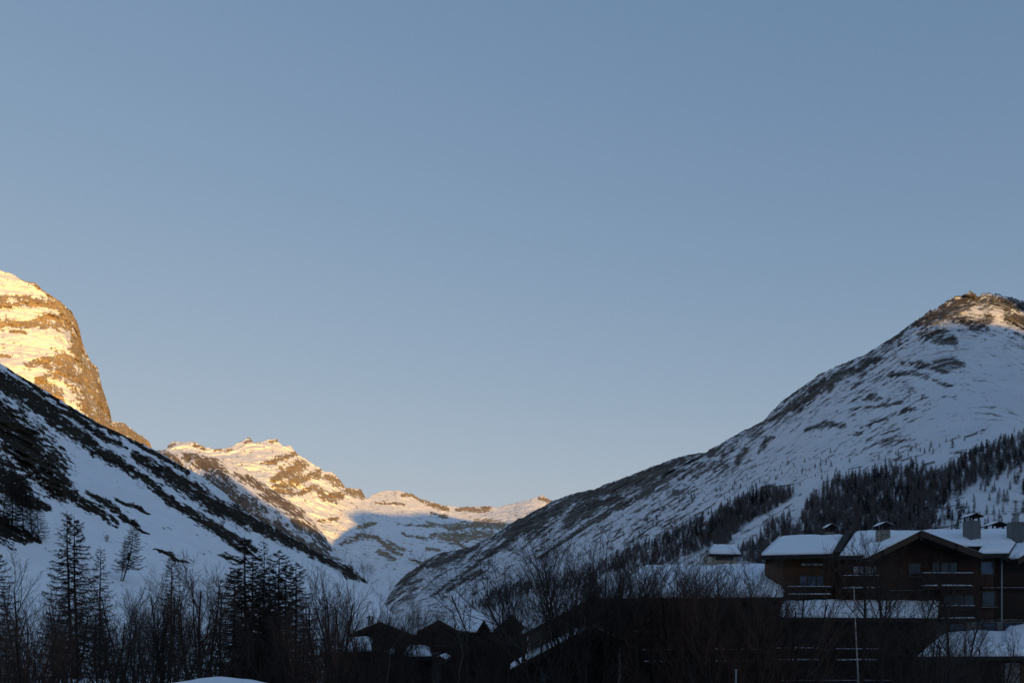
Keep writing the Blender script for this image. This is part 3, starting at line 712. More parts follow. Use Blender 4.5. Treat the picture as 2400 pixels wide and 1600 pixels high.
# ------------------------------------------------------------------ the large chalet on the right
def big_chalet():
    t = empty('chalet', (X(2120, 68), 68, 0)); off = t.location
    tag(t, 'large dark timber chalet with wide gable, balconies and snowy roof, on the right', 'chalet')
    R = empty('tmp')            # parts are made in world coordinates, then handed to the chalet
    front(R, [(1836, None), (1966, None), (1966, 1300), (1836, 1300)], 68, 5, 'board_honey')
    front(R, [(1966, None), (2330, None), (2330, 1300), (2296, 1298), (2160, 1250), (2040, 1305), (1966, 1305)], 67, 13, 'board_dark')
    front(R, [(2331, None), (2520, None), (2520, 1306), (2331, 1306)], 67.6, 12, 'log_dark')
    # roofs
    eL, eR, rR, rL = P(1785, 1301, 66.8), P(1957, 1297, 66.8), P(1985, 1256, 75), P(1828, 1259, 75)
    roof_quad(R, [eL, eR, rR, rL], extra=[[rL, rR, (rR[0], 82, eR[2]), (X(1800, 82), 82, eL[2])]])
    hip(R, eL, rL, (X(1800, 82), 82, eL[2]))
    MB().beam(P(1961, 1302, 66.6), P(1990, 1250, 75.2), 0.55, 0.7).build('parapet', M['fascia'], R)
    mL, mR, tR, tL = P(1967, 1302, 65.6), P(2364, 1296, 65.6), P(2400, 1243, 75), P(2003, 1249, 75)
    on = lambda u, v: (mL * (1 - u) + mR * u) * (1 - v) + (tL * (1 - u) + tR * u) * v
    g0, g1 = (2046 - 1967) / 397, (2290 - 1967) / 397
    main = [[mL, on(g0, 0), on(g0, 1), tL], [on(g0, .32), on(g1, .32), on(g1, 1), on(g0, 1)], [on(g1, 0), mR, tR, on(g1, 1)]]
    mb = MB()
    for q in main: mb.slab(q, 0.35)
    mb.slab([tL, tR, (tR[0], 85, mR[2]), (mL[0], 85, mL[2])], 0.35)
    rf = mb.build('roof', M['fascia'], R)
    snow_sheet('snow', [[mL, on(g0, 0), on(g0, .34), on(0, .34)], [on(g1, 0), mR, on(1, .34), on(g1, .34)], [on(0, .30), on(1, .30), tR, tL]], 0.3, rf)
    sL, sR, uR, uL = P(2358, 1307, 66.2), P(2540, 1305, 66.2), P(2540, 1243, 75.2), P(2399, 1246, 75.2)
    roof_quad(R, [sL, sR, uR, uL], snow=0.36)
    gable_roof(R, (2160, 1243), (2035, 1305), (2302, 1296), 64.6, 72.6, 0.30, 0.16, 0.5)
    gable_roof(R, (2450, 1272), (2386, 1308), (2520, 1306), 65.2, 72, 0.30, 0.2, 0.5)
    # rafter ends under the big gable
    for (q, w) in ((2062, 1293), (2160, 1254), (2262, 1286)):
        a0 = P(q, w + 8, 64.7)
        MB().beam(a0, (a0[0], 67.0, a0[2]), 0.22, 0.26).build('purlin', M['beam'], R)
    # chimneys
    chimney(R, 2063, 2087, 1241, 1282, 69, 0.9, 'stone', 'gable', 5, 18)
    chimney(R, 2273, 2299, 1219, 1266, 70, 1.1, 'grey_stone', 'gable', 4, 17)
    chimney(R, 2376, 2404, 1222, 1268, 69.5, 1.0, 'grey_stone', 'pot', 0, 24)
    chimney(R, 2326, 2356, 1240, 1260, 76, 1.2, 'stone', 'gable', 6, 18)
    chimney(R, 1940, 1957, 1246, 1262, 76, 0.8, 'stone', 'gable', 4, 19)
    # windows
    window(R, 1876, 1931, 1317, 1327, 68, 4, 'curtain_glass', sill=False)
    window(R, 1872, 1933, 1347, 1376, 68, 3, 'blue_glass', sill=False)
    window(R, 1997, 2055, 1324, 1346, 67, 2, 'curtain_glass', sill=False)
    window(R, 2128, 2160, 1318, 1351, 67, 1, 'glass')
    window(R, 2183, 2246, 1316, 1352, 67, 3, 'glass', sill=False)
    window(R, 2297, 2330, 1314, 1347, 67, 1, 'blue_glass', sill=False)
    window(R, 2300, 2334, 1384, 1422, 67, 1, 'glass')
    window(R, 2210, 2285, 1392, 1430, 67, 3, 'glass', sill=False)
    window(R, 1880, 1925, 1395, 1420, 68, 2, 'glass', sill=False)
    for (a, b) in ((1866, 1890), (1905, 1932)): window(R, a, b, 1480, 1512, 65.2, 1, 'glass')
    window(R, 1870, 1930, 1565, 1600, 65.2, 2, 'glass')
    # balconies and ledges
    balcony(R, 1846, 1950, 1374, 1392, 66.5, 1.45, 'log_dark')
    balcony(R, 1979, 2062, 1348, 1377, 65.5, 1.45, 'log_dark')
    balcony(R, 2163, 2282, 1342, 1372, 65.3, 1.6, 'log_dark')
    balcony(R, 2206, 2287, 1419, 1448, 65.3, 1.6, 'log_dark')
    balcony(R, 1820, 1926, 1518, 1546, 63.6, 1.5, 'log_dark')
    balcony(R, 1960, 2060, 1520, 1546, 63.6, 1.5, 'black_wood')
    balcony(R, 1830, 2090, 1594, 1622, 63.4, 1.7, 'black_wood')
    ledge(R, 2079, 2162, 1383, 66.9); ledge(R, 2299, 2330, 1376, 66.9); ledge(R, 2332, 2520, 1376, 67.5); ledge(R, 2296, 2330, 1453, 66.9); ledge(R, 2332, 2520, 1452, 67.5)
    # storey that juts out under the first floor, with its own snowy roof
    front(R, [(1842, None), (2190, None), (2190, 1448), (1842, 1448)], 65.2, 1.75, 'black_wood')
    roof_quad(R, [P(1828, 1446, 63.9), P(2196, 1448, 63.9), P(2202, 1410, 66.9), P(1834, 1409, 66.9)], 0.3, 0.3)
    ledge(R, 1850, 2050, 1522, 65.15, 0.12)
    # pale strip of wall and the low annexe
    front(R, [(2192, None), (2520, None), (2520, 1456), (2192, 1456)], 66.6, 0.3, 'grey_plaster')
    for (a, b) in ((2222, 2262), (2300, 2336), (2352, 2396)): window(R, a, b, 1458, 1486, 66.6, 1, 'blue_glass', sill=False)
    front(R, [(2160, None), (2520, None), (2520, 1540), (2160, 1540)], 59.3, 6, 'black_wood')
    roof_quad(R, [P(2150, 1538, 58), P(2540, 1536, 58), P(2540, 1482, 65), P(2212, 1488, 65)], 0.3, 0.42)
    roof_quad(R, [P(2334, 1527, 59.2), P(2540, 1525, 59.2), P(2540, 1470, 65.6), P(2358, 1473, 65.6)], 0.12, 0.42)
    MB().pbox(2356, 2390, 1553, 1760, 58.9, 0.9).build('stone_pillar', M['stone'], R)
    MB().pbox(2392, 2425, 1556, 1760, 59.1, 0.15).build('door', M['board_honey'], R)
    MB().pbox(2347, 2350, 1300, 1480, 67.25, 0.1).build('downpipe', M['metal'], R)
    return adopt(R, t)
def adopt(R, t):
    sh = Vector(t.location)
    for ch in list(R.children):
        ch.parent = t; ch.location = ch.location - sh
    bpy.data.objects.remove(R, do_unlink=True)
    return t
big_chalet()

# ------------------------------------------------------------------ long house in the middle with its pale gable
def middle_house():
    t = empty('long_house', (X(1620, 68), 68, 0))
    tag(t, 'long low house with wide snowy roof and pale gable, left of the large chalet', 'house')
    R = empty('tmp')
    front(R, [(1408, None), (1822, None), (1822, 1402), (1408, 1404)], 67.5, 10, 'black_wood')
    a, b, c, d = P(1402, 1402, 66), P(1834, 1399, 66), P(1866, 1326, 79), P(1508, 1330, 79)
    roof_quad(R, [a, b, c, d], 0.3, 0.36, extra=[[d, c, (c[0], 90, b[2]), (X(1430, 90), 90, a[2])]])
    hip(R, a, d, (X(1430, 90), 90, a[2]))
    front(R, [(1243, None), (1456, None), (1456, 1440), (1396, 1405), (1243, 1482)], 59, 9, 'plaster')
    gable_roof(R, (1394, 1398), (1224, 1486), (1462, 1434), 57.6, 67, 0.3, 0.12, 0.34)
    for (p, q) in ((1300, 1462), (1345, 1440)): window(R, p, p + 24, q, q + 32, 59, 1, 'glass')
    window(R, 1270, 1310, 1520, 1560, 59, 2, 'glass')
    balcony(R, 1478, 1560, 1452, 1480, 66, 1.4, 'black_wood')
    balcony(R, 1600, 1690, 1452, 1478, 66, 1.4, 'black_wood', False)
    balcony(R, 1506, 1592, 1522, 1550, 65.6, 1.8, 'black_wood')
    balcony(R, 1662, 1790, 1521, 1549, 65.6, 1.8, 'black_wood')
    balcony(R, 1560, 1660, 1594, 1624, 65.4, 2.0, 'black_wood', False)
    for p in (1490, 1540, 1620, 1670, 1740): window(R, p, p + 28, 1425, 1450, 67.5, 2, 'glass', sill=False)
    for p in (1520, 1600, 1690, 1760): window(R, p, p + 36, 1488, 1520, 67.5, 2, 'glass', sill=False)
    return adopt(R, t)
middle_house()
def front_lodge():
    t = empty('lodge', (X(1330, 52), 52, 0))
    tag(t, 'black fronted lodge with a snow lined gable, in front of the pale gable', 'house')
    R = empty('tmp')
    front(R, [(1215, None), (1448, None), (1448, 1500), (1390, 1474), (1215, 1566)], 52.6, 5, 'black_wood')
    gable_roof(R, (1389, 1467), (1196, 1568), (1458, 1500), 51.2, 57.2, 0.28, 0.14, 0.32)
    window(R, 1262, 1300, 1560, 1600, 52.6, 2, 'glass')
    return adopt(R, t)
front_lodge()
def hut():
    t = empty('small_house', (X(1694, 112), 112, 0))
    tag(t, 'small grey house with a thick snow cap, below the wooded slope', 'house')
    R = empty('tmp')
    front(R, [(1668, None), (1728, None), (1728, 1296), (1668, 1296)], 112, 5, 'plaster')
    a, b = P(1660, 1297, 111), P(1736, 1298, 111)
    c, d = P(1726, 1283, 116), P(1668, 1283, 116)
    r = MB().slab([a, b, c, d], 0.35).slab([d, c, (X(1730, 121), 121, a[2]), (X(1672, 121), 121, a[2])], 0.35).build('roof', M['fascia'], R)
    snow_sheet('snow', [[a, b, c, d]], 0.6, r)
    hip(R, a, d, (X(1672, 121), 121, a[2])); hip(R, b, c, (X(1730, 121), 121, a[2]))
    window(R, 1678, 1718, 1302, 1312, 112, 3, 'glass', sill=False)
    return adopt(R, t)
hut()
def gabled(name, label, Yd, body, gable, roof_q, extra_gables=(), chim=None, win=()):
    t = empty(name, (X(gable[0][0], Yd), Yd, 0)); tag(t, label, 'house')
    R = empty('tmp')
    p0, p1, q = body
    front(R, [(p0, None), (p1, None), (p1, q), (p0, q)], Yd, 8, 'black_wood')
    if roof_q: roof_quad(R, roof_q, 0.3, 0.34)
    for (pk, le, re) in [gable] + list(extra_gables):
        front(R, [(le[0] + 6, q + 1), (re[0] - 6, q + 1), (re[0] - 6, re[1] + 3), (pk[0], pk[1] + 5), (le[0] + 6, le[1] + 3)], Yd - 0.4, 3, 'black_wood')
        gable_roof(R, pk, le, re, Yd - 1.2, Yd + 4, 0.25, 0.08, 0.4)
    if chim: chimney(R, *chim)
    for w in win: window(R, *w)
    return adopt(R, t)
gabled('gabled_house', 'dark house with a tall pointed gable and snowy roof, in the valley centre', 95, (1095, 1236, 1482), ((1200, 1438), (1156, 1476), (1238, 1476)),
       [P(1045, 1481, 95.3), P(1240, 1481, 95.3), P(1205, 1439, 104), P(1040, 1437, 104)], [((1134, 1452), (1118, 1478), (1150, 1478))], None, [(1185, 1215, 1490, 1510, 95, 2, 'glass')])
gabled('gabled_house', 'dark house with a broad low gable, left of the pointed gable', 88, (978, 1092, 1480), ((1028, 1452), (982, 1477), (1074, 1477)),
       None, [], None, [(1010, 1045, 1492, 1512, 88, 2, 'glass')])
gabled('gabled_house', 'dark chalet with a snow edged gable, behind the tall bare willows', 80, (832, 962, 1490), ((890, 1456), (815, 1487), (968, 1487)),
       None, [], (862, 874, 1452, 1470, 84, 0.7, 'stone', 'gable', 3, 10), [(870, 905, 1495, 1515, 80, 2, 'glass')])
gabled('shed', 'low snow roofed shed at the left of the village', 66, (760, 868, 1526), ((900, 1524), (885, 1532), (912, 1532)),
       [P(748, 1528, 65), P(872, 1526, 65), P(872, 1497, 72), P(752, 1499, 72)])
gabled('shed', 'low shed with a small snowy roof under the broad gable', 60, (955, 1010, 1537), ((1030, 1536), (1016, 1544), (1044, 1544)),
       [P(948, 1538, 59), P(1012, 1537, 59), P(1008, 1518, 64), P(952, 1519, 64)])

# ---- pole and snow bank in front
def pole():
    t = empty('marker_pole', (X(1725, 40), 40, 0)); tag(t, 'thin pale pole standing before the long house', 'pole')
    z = Zz(1570, 40)
    o = MB().box(-.035, .035, -.035, .035, -0.2, z).build('shaft', M['metal'], t, 0.01)
    MB().box(-.06, .06, -.06, .06, z, z + .05).build('cap', M['metal'], t, 0.01)
pole()
def snow_bank():
    xs = np.linspace(-9, -1.2, 150); ys = np.linspace(10.8, 15.8, 60)
    Xg, Yg = np.meshgrid(xs, ys)
    top = interp([(-9, 7.0), (-6.5, 7.55), (-5.55, 7.96), (-5.1, 8.04), (-4.75, 8.06), (-4.3, 8.02), (-3.7, 7.9), (-2.6, 7.6), (-1.2, 7.0)], Xg)
    Zg = 6.6 + (top - 6.6) * np.exp(-((Yg - 13) / 1.1) ** 2) + 0.02 * fbm(Xg / .5, Yg / .5, 1.0, 4) - 0.4 * sstep(1.5, 2.8, np.abs(Yg - 13))
    i = np.arange(Xg.size).reshape(Xg.shape)
    f = np.stack([i[:-1, :-1], i[:-1, 1:], i[1:, 1:], i[1:, :-1]], -1).reshape(-1, 4)
    o = mesh_np('snow_bank', np.stack([Xg, Yg, Zg], -1).reshape(-1, 3), f, M['snow'], smooth=True)
    tag(o, 'low heap of snow just before the viewer', None, None, 'structure')
snow_bank()
# ------------------------------------------------------------------ trees
def bark_mat(name, a, b, scale=6.0):
    m = N(name, 0.9, spec=0.1); v = m.co()
    n1 = m.noise(v, scale, 5, 0.6); m.col(m.mix(n1, a, b))
    return m.m
M['bark'] = bark_mat('dark_bark', (0.014, 0.012, 0.011), (0.036, 0.030, 0.027))
M['twig'] = bark_mat('twigs', (0.032, 0.026, 0.024), (0.072, 0.058, 0.051))
M['red_twig'] = bark_mat('reddish_twigs', (0.055, 0.034, 0.028), (0.11, 0.066, 0.052))
M['larch'] = bark_mat('larch_twigs', (0.014, 0.011, 0.008), (0.035, 0.026, 0.017))
M['needle'] = bark_mat('dark_needles', (0.018, 0.024, 0.023), (0.042, 0.052, 0.049), 0.8)
M['hazy_larch'] = bark_mat('hazy_far_larch', (0.085, 0.078, 0.085), (0.16, 0.142, 0.145), 0.8)  # bluish, lifted tone stands in for haze over the far wood
M['brown_wood'] = bark_mat('brown_far_twigs', (0.020, 0.014, 0.011), (0.045, 0.031, 0.024), 0.8)
M['pale_twig'] = bark_mat('pale_dry_branch', (0.035, 0.031, 0.027), (0.08, 0.072, 0.062))
def birch_mat():
    m = N('birch_bark', 0.8, spec=0.2)
    n1 = m.noise(m.co((3, 3, 14)), 1.0, 4, 0.7); n2 = m.noise(m.co((1, 1, 1.2)), 1.0, 4, 0.6)
    c = m.ramp(n1, [(0.36, (0.03, 0.027, 0.025)), (0.46, (0.42, 0.38, 0.33))])
    m.col(m.mix(0.6, c, m.ramp(n2, [(0.3, (0.5, 0.5, 0.5)), (0.6, (1.1, 1.1, 1.1))]), 'MULTIPLY'))
    return m.m
M['birch'] = birch_mat()

HT = {}
class Tubes:
    def __init__(s): s.v, s.f, s.n = [], [], 0
    def add(s, pts, rad, k=3):
        pts = np.asarray(pts, float); rad = np.asarray(rad, float); n = len(pts)
        d = np.gradient(pts, axis=0); d /= np.linalg.norm(d, axis=1)[:, None] + 1e-9
        ref = np.array([1.0, 0, 0]) if abs(d[0, 0]) < 0.8 else np.array([0, 1.0, 0])
        u = np.cross(d, ref); u /= np.linalg.norm(u, axis=1)[:, None] + 1e-9
        w = np.cross(d, u)
        a = np.arange(k) * 2 * math.pi / k
        ring = pts[:, None] + rad[:, None, None] * (np.cos(a)[None, :, None] * u[:, None] + np.sin(a)[None, :, None] * w[:, None])
        i = s.n + np.arange(n * k).reshape(n, k); j = np.roll(i, -1, 1)
        s.v.append(ring.reshape(-1, 3)); s.f.append(np.stack([i[:-1], j[:-1], j[1:], i[1:]], -1).reshape(-1, 4)); s.n += n * k
    def build(s, name, mat, parent=None):
        return mesh_np(name, np.concatenate(s.v), np.concatenate(s.f), mat, parent, smooth=True)

def rot_about(d, ang, az):
    d = d / np.linalg.norm(d)
    ref = np.array([0, 0, 1.0]) if abs(d[2]) < 0.9 else np.array([1.0, 0, 0])
    u = np.cross(d, ref); u /= np.linalg.norm(u); w = np.cross(d, u)
    return d * math.cos(ang) + (u * math.cos(az) + w * math.sin(az)) * math.sin(ang)

def bare_tree(name, seed, H, stems, lean, mat='twig', fine=1.0, bark='bark', curve=0.5, first=0.25, r0=None, parts=True):
    """several stems from one foot, each branching three more times; built upright at the origin"""
    rn = random.Random(seed); nr = np.random.RandomState(seed)
    T, B = Tubes(), Tubes()
    def grow(p, d, L, r, lev):
        n = (7, 5, 4, 3)[lev]; step = L / (n - 1)
        pts = [p]; dd = d / np.linalg.norm(d)
        up = (0.10, 0.13, 0.16, 0.10)[lev] * curve * 2
        for i in range(n - 1):
            dd = dd + nr.normal(size=3) * (0.07, 0.12, 0.16, 0.2)[lev] + np.array([0, 0, up])
            dd /= np.linalg.norm(dd); pts.append(pts[-1] + dd * step)
        pts = np.array(pts); rad = r * np.linspace(1, 0.28, n)
        (T if lev == 0 else B).add(pts, np.maximum(rad, 0.0036), 5 if lev == 0 else 3)
        if lev == 3: return
        cnt = (rn.randint(9, 12), rn.randint(6, 8), rn.randint(3, 5))[lev]
        if lev == 2: cnt = max(2, int(cnt * fine))
        for c in range(cnt):
            t = first + (0.98 - first) * (c + rn.random()) / cnt if lev == 0 else 0.15 + 0.83 * (c + rn.random()) / cnt
            k = t * (n - 1); i = min(int(k), n - 2); q = pts[i] * (1 - (k - i)) + pts[i + 1] * (k - i)
            dl = pts[i + 1] - pts[i]
            nd = rot_about(dl, math.radians(rn.uniform(22, 48)), rn.uniform(0, 6.28))
            l = L * (0.48, 0.5, 0.52)[lev] * (1.15 - 0.62 * t) * rn.uniform(0.7, 1.2)
            grow(q, nd, l, max(0.0048, r * (0.33, 0.36, 0.46)[lev] * (1.1 - 0.5 * t)), lev + 1)
    for sidx in range(stems):
        az = 6.283 * (sidx + rn.random() * 0.8) / stems
        ln = math.radians(rn.uniform(0.35, 1.0) * lean)
        d = np.array([math.sin(ln) * math.cos(az), math.sin(ln) * math.sin(az), math.cos(ln)])
        grow(np.array([math.cos(az) * 0.12, math.sin(az) * 0.12, -0.4]), d, H * rn.uniform(0.66, 0.86), (r0 or 0.011 * H) * rn.uniform(0.7, 1.1), 0)
    root = empty(name); zs = np.concatenate(B.v)[:, 2]
    HT[seed] = float(np.sort(zs)[int(len(zs) * 0.988)])
    T.build('trunk', M[bark], root); B.build('crown', M[mat], root)
    return root

def larch_tree(name, seed, H, spread=0.2, dense=1.0, bend=0.0, mat='larch', low=0.12):
    rn = random.Random(seed); nr = np.random.RandomState(seed)
    T, B = Tubes(), Tubes()
    n = 16; z = np.linspace(-0.5, H, n)
    tx = bend * (1 - z / H) ** 2 * H * 0.12 + nr.normal(size=n).cumsum() * 0.02; ty = nr.normal(size=n).cumsum() * 0.02
    tp = np.stack([tx - tx[0] * 0, ty, z], -1)
    T.add(tp, 0.0135 * H * np.linspace(0.85, 0.06, n) ** 0.9, 7)
    nb = int(H * 8)
    for b in range(nb):
        t = low + (0.985 - low) * (b + rn.random()) / nb
        p = np.array([np.interp(t * H, z, tp[:, k]) for k in range(3)])
        L = H * spread * (1 - t) ** 0.75 * rn.uniform(0.45, 1.15) + 0.25
        az = b * 2.4 + rn.uniform(-0.5, 0.5)
        o = np.array([math.cos(az), math.sin(az), 0])
        s = np.linspace(0, 1, 6)
        drop = -0.30 * L * s * (1 - 0.2 * s) + 0.26 * L * s ** 3 + (0.35 * L * s if t > 0.85 else 0)
        pts = p[None] + o[None] * (L * s)[:, None] + np.array([0, 0, 1.0])[None] * drop[:, None] + nr.normal(size=(6, 3)) * 0.03 * L * s[:, None]
        B.add(pts, np.maximum(0.020 * L ** 0.7 * np.linspace(1, 0.3, 6), 0.010), 3)
        m = int((9 + L * 11) * dense)
        for c in range(m):
            k = rn.uniform(0.15, 1.0); q = np.array([np.interp(k, s, pts[:, w]) for w in range(3)])
            sd = rn.choice((-1, 1)); l = rn.uniform(0.18, 0.62) * (0.5 + 0.25 * L) * (1.1 - 0.5 * k)
            d = o * rn.uniform(0.3, 0.8) + np.array([-o[1], o[0], 0]) * sd * rn.uniform(0.2, 0.9) + np.array([0, 0, rn.uniform(-0.75, 0.15)])
            e = q + d * l
            B.add([q, (q + e) / 2 + np.array([0, 0, 0.03]), e], [0.019, 0.015, 0.008], 3)
    root = empty(name)
    T.build('trunk', M['bark'], root); B.build('crown', M[mat], root)
    return root

def gz(x, y): return float(ground_z(x, y))
def surf_z(name, px, Y):
    """ground height of a mountain along a picture column at a distance"""
    PX, PY, Xs, Ys, Zs = SURF[name]
    j = int(np.argmin(np.abs(PX[0] - px)))
    i = int(np.argmin(np.abs(Ys[:, j] - Y)))
    return float(Zs[i, j])
def surf_pt(name, px, py):
    PX, PY, Xs, Ys, Zs = SURF[name]
    j = int(np.argmin(np.abs(PX[0] - px)))
    i = int(np.argmin(np.abs(PY[:, j] - py)))
    return np.array([Xs[i, j], Ys[i, j], Zs[i, j]])

# ---- larches on the foot of the left hillside
LP = [larch_tree('larch_tree', 1, 15, 0.19, 1.4, 0.3), larch_tree('larch_tree', 2, 15, 0.29, 2.4, 1.4, low=0.25), larch_tree('larch_tree', 3, 15, 0.17, 1.0, 0.0),
      larch_tree('larch_tree', 4, 15, 0.27, 2.6, 0.2, low=0.04), larch_tree('larch_tree', 5, 15, 0.20, 1.0, -0.8, low=0.25)]
used = [False] * len(LP)
def plant(protos, flags, k, loc, rz, sc, label, cat, group=None):
    if not flags[k]:
        flags[k] = True; r = protos[k]; r.location = loc; r.rotation_euler = (0, 0, rz); r.scale = (sc,) * 3
    else:
        r = copy_tree(protos[k], loc, rz, sc)
    for key in ('label', 'category', 'group'):
        if key in r: del r[key]
    return tag(r, label, cat, group)
def larch_at(k, px, ptop, pbase, Y, label, rz=0.0, group='bare larches on the left'):
    b = P(px, pbase, Y); H = (pbase - ptop) / F * Y
    g = gz(b[0], Y) if Y < 85 else surf_z('near_hillside', px, Y)
    b[2] = min(b[2], g + 1.5) if Y >= 85 else b[2]
    zt = CZ + (HY - ptop) / F * Y
    plant(LP, used, k, (b[0], b[1], g - 0.2), rz, (zt - g) / 15.0, label, 'tree', group)
def hill_Y(px, py): return float(surf_pt('near_hillside', px, py)[1])
for (k, px, pt, pb, lab, rz) in [
        (4, 14, 1105, 1262, 'half bare larch at the left edge, highest up on the hillside', 0.3),
        (3, 88, 1160, 1262, 'dense dark larch below the rock outcrop', 1.3), (3, 30, 1085, 1240, 'dense larch against the rock outcrop, left of the leaning one', 2.6), (0, 70, 1128, 1256, 'slim larch close beside the leaning dark trunked one', 0.7), (3, -20, 1130, 1275, 'dense larch cut by the left edge, below the rock outcrop', 3.7),
        (1, 52, 1112, 1250, 'leaning dark trunked larch beside the rock outcrop', 2.0),
        (0, 158, 1192, 1420, 'tall slender larch standing left of the twin topped one', 0.5),
        (3, 176, 1205, 1440, 'denser larch close behind the tall slender one', 1.1),
        (2, 236, 1278, 1412, 'small thin larch between the slender and the leaning larches', 0.0),
        (1, 312, 1212, 1368, 'larch with a bent foot and thick drooping boughs, alone on the snow', 3.3),
        (4, 292, 1262, 1362, 'short larch close against the bent one', 0.9),
        (0, 402, 1300, 1450, 'narrow larch rising out of the willows, right of the bent larch', 2.2)]:
    Yb = hill_Y(px, pb) if pb < 1400 else 110.0
    larch_at(k, px, pt, pb, Yb, lab, rz)
larch_at(3, -6, 1285, 1500, 62, 'heavy boughed larch cut by the left edge of the view', 0.4)
for (k, px, pt, Y, lab, rz) in [(3, 574, 1248, 66, 'dark thick larch, tallest of the clump by the valley mouth', 0.2), (2, 617, 1258, 70, 'thin pointed larch in the middle of the dark clump', 1.5),
                            (3, 655, 1282, 64, 'dense larch on the right of the dark clump', 2.4), (3, 548, 1325, 60, 'lower bushy larch on the left of the dark clump', 4.0),
                            (3, 692, 1310, 68, 'bushy larch closing the dark clump on its right', 5.2), (3, 608, 1345, 58, 'squat bushy larch in front of the dark clump', 3.1), (3, 648, 1360, 57, 'squat larch low in the dark clump, right of its middle', 0.7),
                            (3, 592, 1302, 72, 'bushy larch hidden behind the tallest of the dark clump', 2.9), (3, 672, 1322, 62, 'bushy larch between the dense and the closing one of the clump', 1.9), (3, 630, 1318, 61, 'bushy larch below the thin pointed one', 5.5), (3, 566, 1352, 63, 'bushy larch low behind the left of the dark clump', 0.1)]:
    b = P(px, 1450, Y); g = gz(b[0], Y); H = CZ + (HY - pt) / F * Y - g
    r = plant(LP, used, k, (b[0], Y, g - 0.2), rz, H / 15.0, lab, 'tree', 'dark clump of larches')
    if k == 3: r.scale = (H / 15 * 1.35, H / 15 * 1.35, H / 15)

# ---- bare willows and other broadleaved trees in front
BP = [bare_tree('bare_tree', 11, 9, 5, 28, first=0.38), bare_tree('bare_tree', 12, 9, 6, 36, first=0.3), bare_tree('bare_tree', 13, 9, 3, 16, first=0.35),
      bare_tree('bare_tree', 14, 9, 9, 30, 'red_twig', 1.0, first=0.25), bare_tree('bare_tree', 15, 9, 5, 24, 'red_twig', 1.3, first=0.4), bare_tree('bare_tree', 16, 9, 4, 42, curve=0.8, first=0.3),
      bare_tree('bare_tree', 17, 9, 4, 22, first=0.7, curve=0.3, fine=1.4), bare_tree('bare_tree', 18, 9, 2, 12, first=0.55, curve=0.3, fine=1.4)]
bused = [False] * len(BP)
def bare_at(k, px, pt, Y, label, rz=None, group=None):
    b = P(px, 1450, Y); g = gz(b[0], Y); H = CZ + (HY - pt) / F * Y - g
    rz = (px * 0.37) % 6.28 if rz is None else rz
    plant(BP, bused, k, (b[0], Y, g - 0.1), rz, H / HT[11 + k], label, 'tree', group)
LEFT, MID, RIGHT = 'bare willows on the left', 'bare trees in the middle', 'bare trees before the chalets'
